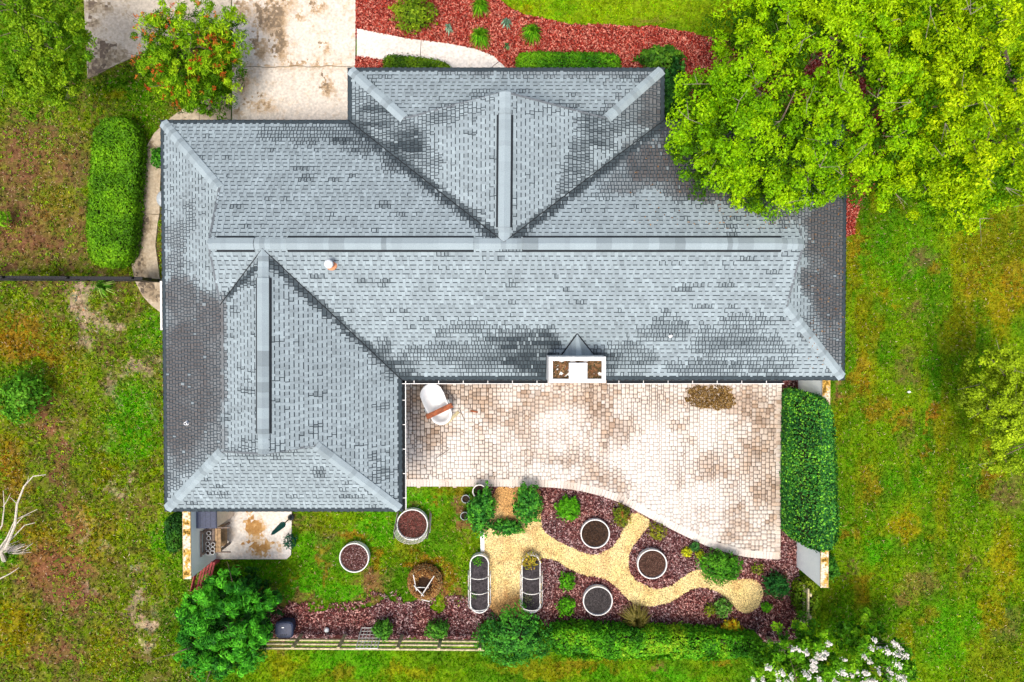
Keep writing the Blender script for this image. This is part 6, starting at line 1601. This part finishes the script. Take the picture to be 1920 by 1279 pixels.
# ------------------------------------------------------------------ grill corner
xw_in = PXY(403.5, 1000)[0]
def cabinet():
    h = 1.5; x0 = xw_in + .02; x1 = P(405, 980, h)[0]; y0 = P(0, 990, h)[1]; y1 = y0 + .75
    root = empty('storage_cabinet', ((x0 + x1) / 2, (y0 + y1) / 2, 0), 'tall navy covered cabinet beside the pale wall under the eave', 'cabinet')
    m = MB(); m.box(((x0 + x1) / 2, (y0 + y1) / 2, .72), (x1 - x0, y1 - y0, 1.44)); m.build('cabinet_body', mat('beige plastic', (.60, .49, .41), .6, (12, .1)), root)
    m = MB(); m.box(((x0 + x1) / 2, (y0 + y1) / 2, 1.475), (x1 - x0 + .03, y1 - y0 + .03, .06)); lid = m.build('cabinet_lid', M_NAVY, root)
    for i in range(4):
        m = MB(); m.box((x0 + (x1 - x0) * (i + .5) / 4, (y0 + y1) / 2, 1.507), ((x1 - x0) / 4 - .03, y1 - y0 - .06, .012)); m.build('lid_panel', M_NAVY, lid)
cabinet()
def bench():
    x0 = xw_in + .04; y1 = P(0, 992, .9)[1]; y0 = P(0, 1036, .9)[1]; x1 = P(414, 1000, .86)[0]
    root = empty('potting_bench', ((x0 + x1) / 2, (y0 + y1) / 2, 0), 'weathered wooden potting bench crowded with small white pots', 'bench')
    for i in range(5):
        w = (x1 - x0) / 5; m = MB(); m.box((x0 + w * (i + .5), (y0 + y1) / 2, .84), (w - .012, y1 - y0, .035)); m.build('top_board', M_GREYW if i < 3 else M_BRWOOD, root)
    for x in (x0 + .04, x1 - .04):
        for y in (y0 + .04, y1 - .04): m = MB(); hh = 1.25 if x < x0 + .1 else .84; m.box((x, y, hh / 2), (.06, .06, hh - .04)); m.build('leg', M_GREYW, root)
    m = MB(); m.box((x0 + .02, (y0 + y1) / 2, 1.24), (.04, y1 - y0 + .06, .07)); m.build('back_rail', M_GREYW, root)
    m = MB(); m.box((x0 + .02, (y0 + y1) / 2, 1.0), (.03, y1 - y0, .12)); m.build('back_board', M_GREYW, root)
    m = MB(); m.box(((x0 + x1) / 2, (y0 + y1) / 2, .3), (x1 - x0 - .05, y1 - y0 - .05, .03)); m.build('lower_shelf', M_BRWOOD, root)
    for y in (y0 - .02, y1 + .02): m = MB(); m.box(((x0 + x1) / 2 + .18, y, .80), (x1 - x0 + .2, .04, .05)); m.build('arm', M_GREYW, root)
bench()
for px, py, lab in ((391, 1000, 'topmost small white pot on the potting bench'), (391, 1009.5, 'cream pot just below the topmost one on the bench'), (389, 1020, 'white pot at the upper left of the bench cluster'), (399, 1021.5, 'pinkish pot at the upper right of the bench cluster'),
                    (389.5, 1028.5, 'white pot in the middle left of the bench cluster'), (398.5, 1030, 'purple filled pot at the right of the bench cluster'), (389.5, 1037.5, 'white pot at the lower left of the bench cluster'), (398, 1036.5, 'white pot at the lower right of the bench cluster')):
    pot('small_pot', lab, px, py, .062, .10, M_ENAMEL, zb=.862, group='pots on the potting bench')
pot('metal_bowl', 'dark round bowl on the slab before the potting bench', 414, 1018, .12, .18, M_GREYW, zb=.032)
def umbrella():
    b = P(546, 970, 0.03); root = empty('patio_umbrella', tuple(b), 'closed dark green patio umbrella standing on the grill slab', 'umbrella')
    m = MB(); m.lathe([(.10, 0), (.10, .05), (.04, .07), (.03, .2), (0, .2)], tuple(b), 16); m.build('base', M_DARK, root)
    m = MB(); m.tube([b, b + np.array((0, 0, 2.0))], .02, 8); m.build('pole', M_GREYW, root)
    m = MB(); m.lathe([(.05, .75), (.10, .9), (.085, 1.3), (.06, 1.75), (.02, 1.98), (0, 2.0)], tuple(b), 9); m.build('canopy', M_GREEN, root)
umbrella()
def red_bench():
    a, b = P(392, 1052, .42), P(379, 1108, .42); d = (b - a)[:2]; L = np.linalg.norm(d); d = d / L; n2 = np.array([-d[1], d[0]]); ang = math.atan2(d[1], d[0]); c = (a + b) / 2
    root = empty('garden_bench', (c[0], c[1], 0), 'red painted slatted bench below the pale wall', 'bench')
    for i in range(5):
        o2 = c[:2] + n2 * (i - 2) * .088; m = MB(); m.box((o2[0], o2[1], .42), (L, .062, .03), ang); m.build('slat', M_REDW, root)
    for i in range(2):
        o2 = c[:2] + n2 * -.27; m = MB(); m.box((o2[0], o2[1], .55 + .13 * i), (L, .03, .08), ang); m.build('back_slat', M_REDW, root)
    for t in (-.42, .42):
        o2 = c[:2] + d * L * t; m = MB(); m.box((o2[0], o2[1], .20), (.06, .42, .40), ang); m.build('leg', M_REDW, root)
        o2 = o2 + n2 * -.25; m = MB(); m.box((o2[0], o2[1], .50), (.05, .04, .5), ang); m.build('back_post', M_REDW, root)
red_bench()
def bin_():
    c = P(532, 1182, .5); root = empty('storage_bin', (c[0], c[1], 0), 'navy plastic storage bin with rounded lid by the rail fence', 'bin')
    w, d = .28, .26
    def rr(q, r): x, y = math.cos(q), math.sin(q); s = 1 / max((abs(x) ** 5 + abs(y) ** 5) ** .2, .01); return (x * s * r * w, y * s * r * d)
    m = MB(); m.lathe([(.86, 0), (.95, .38), (.9, .40), (0, .40)], (c[0], c[1], 0), 24, shape=rr); m.build('bin_body', M_NAVY, root)
    m = MB(); m.lathe([(1.0, .39), (1.06, .41), (1.05, .46), (.9, .50), (.7, .51), (0, .515)], (c[0], c[1], 0), 24, shape=rr); lid = m.build('bin_lid', M_NAVY, root)
    m = MB(); m.box((c[0] - .02, c[1] + .10, .525), (.075, .03, .025)); m.build('handle', M_ENAMEL, lid)
    for i in range(4): m = MB(); m.box((c[0] - .1 + i * .06, c[1] - .15, .514), (.02, .07, .012), -.5); m.build('lid_groove', M_DARK, lid)
bin_()
c = P(612, 1182, .12); root = empty('garden_globe', (c[0], c[1], 0), 'small white globe light in the mulch strip', 'light')
m = MB(); m.lathe([(.02, -.01), (.06, .03), (.085, .09), (.06, .15), (.02, .172), (0, .174)], (c[0], c[1], 0), 14); m.build('globe', M_ENAMEL, root, smooth=True)
m = MB(); m.lathe([(.06, 0), (.065, .02), (.04, .03), (0, .03)], (c[0] + .03, c[1], 0), 10); m.build('globe_base', M_DARK, root)
m = MB(); c = P(1705, 735, .03); m.lathe([(.0, 0), (.05, .0), (.06, .02), (.04, .045), (0, .05)], (c[0], c[1], 0), 9, sy=.7); o = m.build('white_stone', M_ENAMEL); tag(o, 'tiny white stone lying on the right lawn', 'stone')
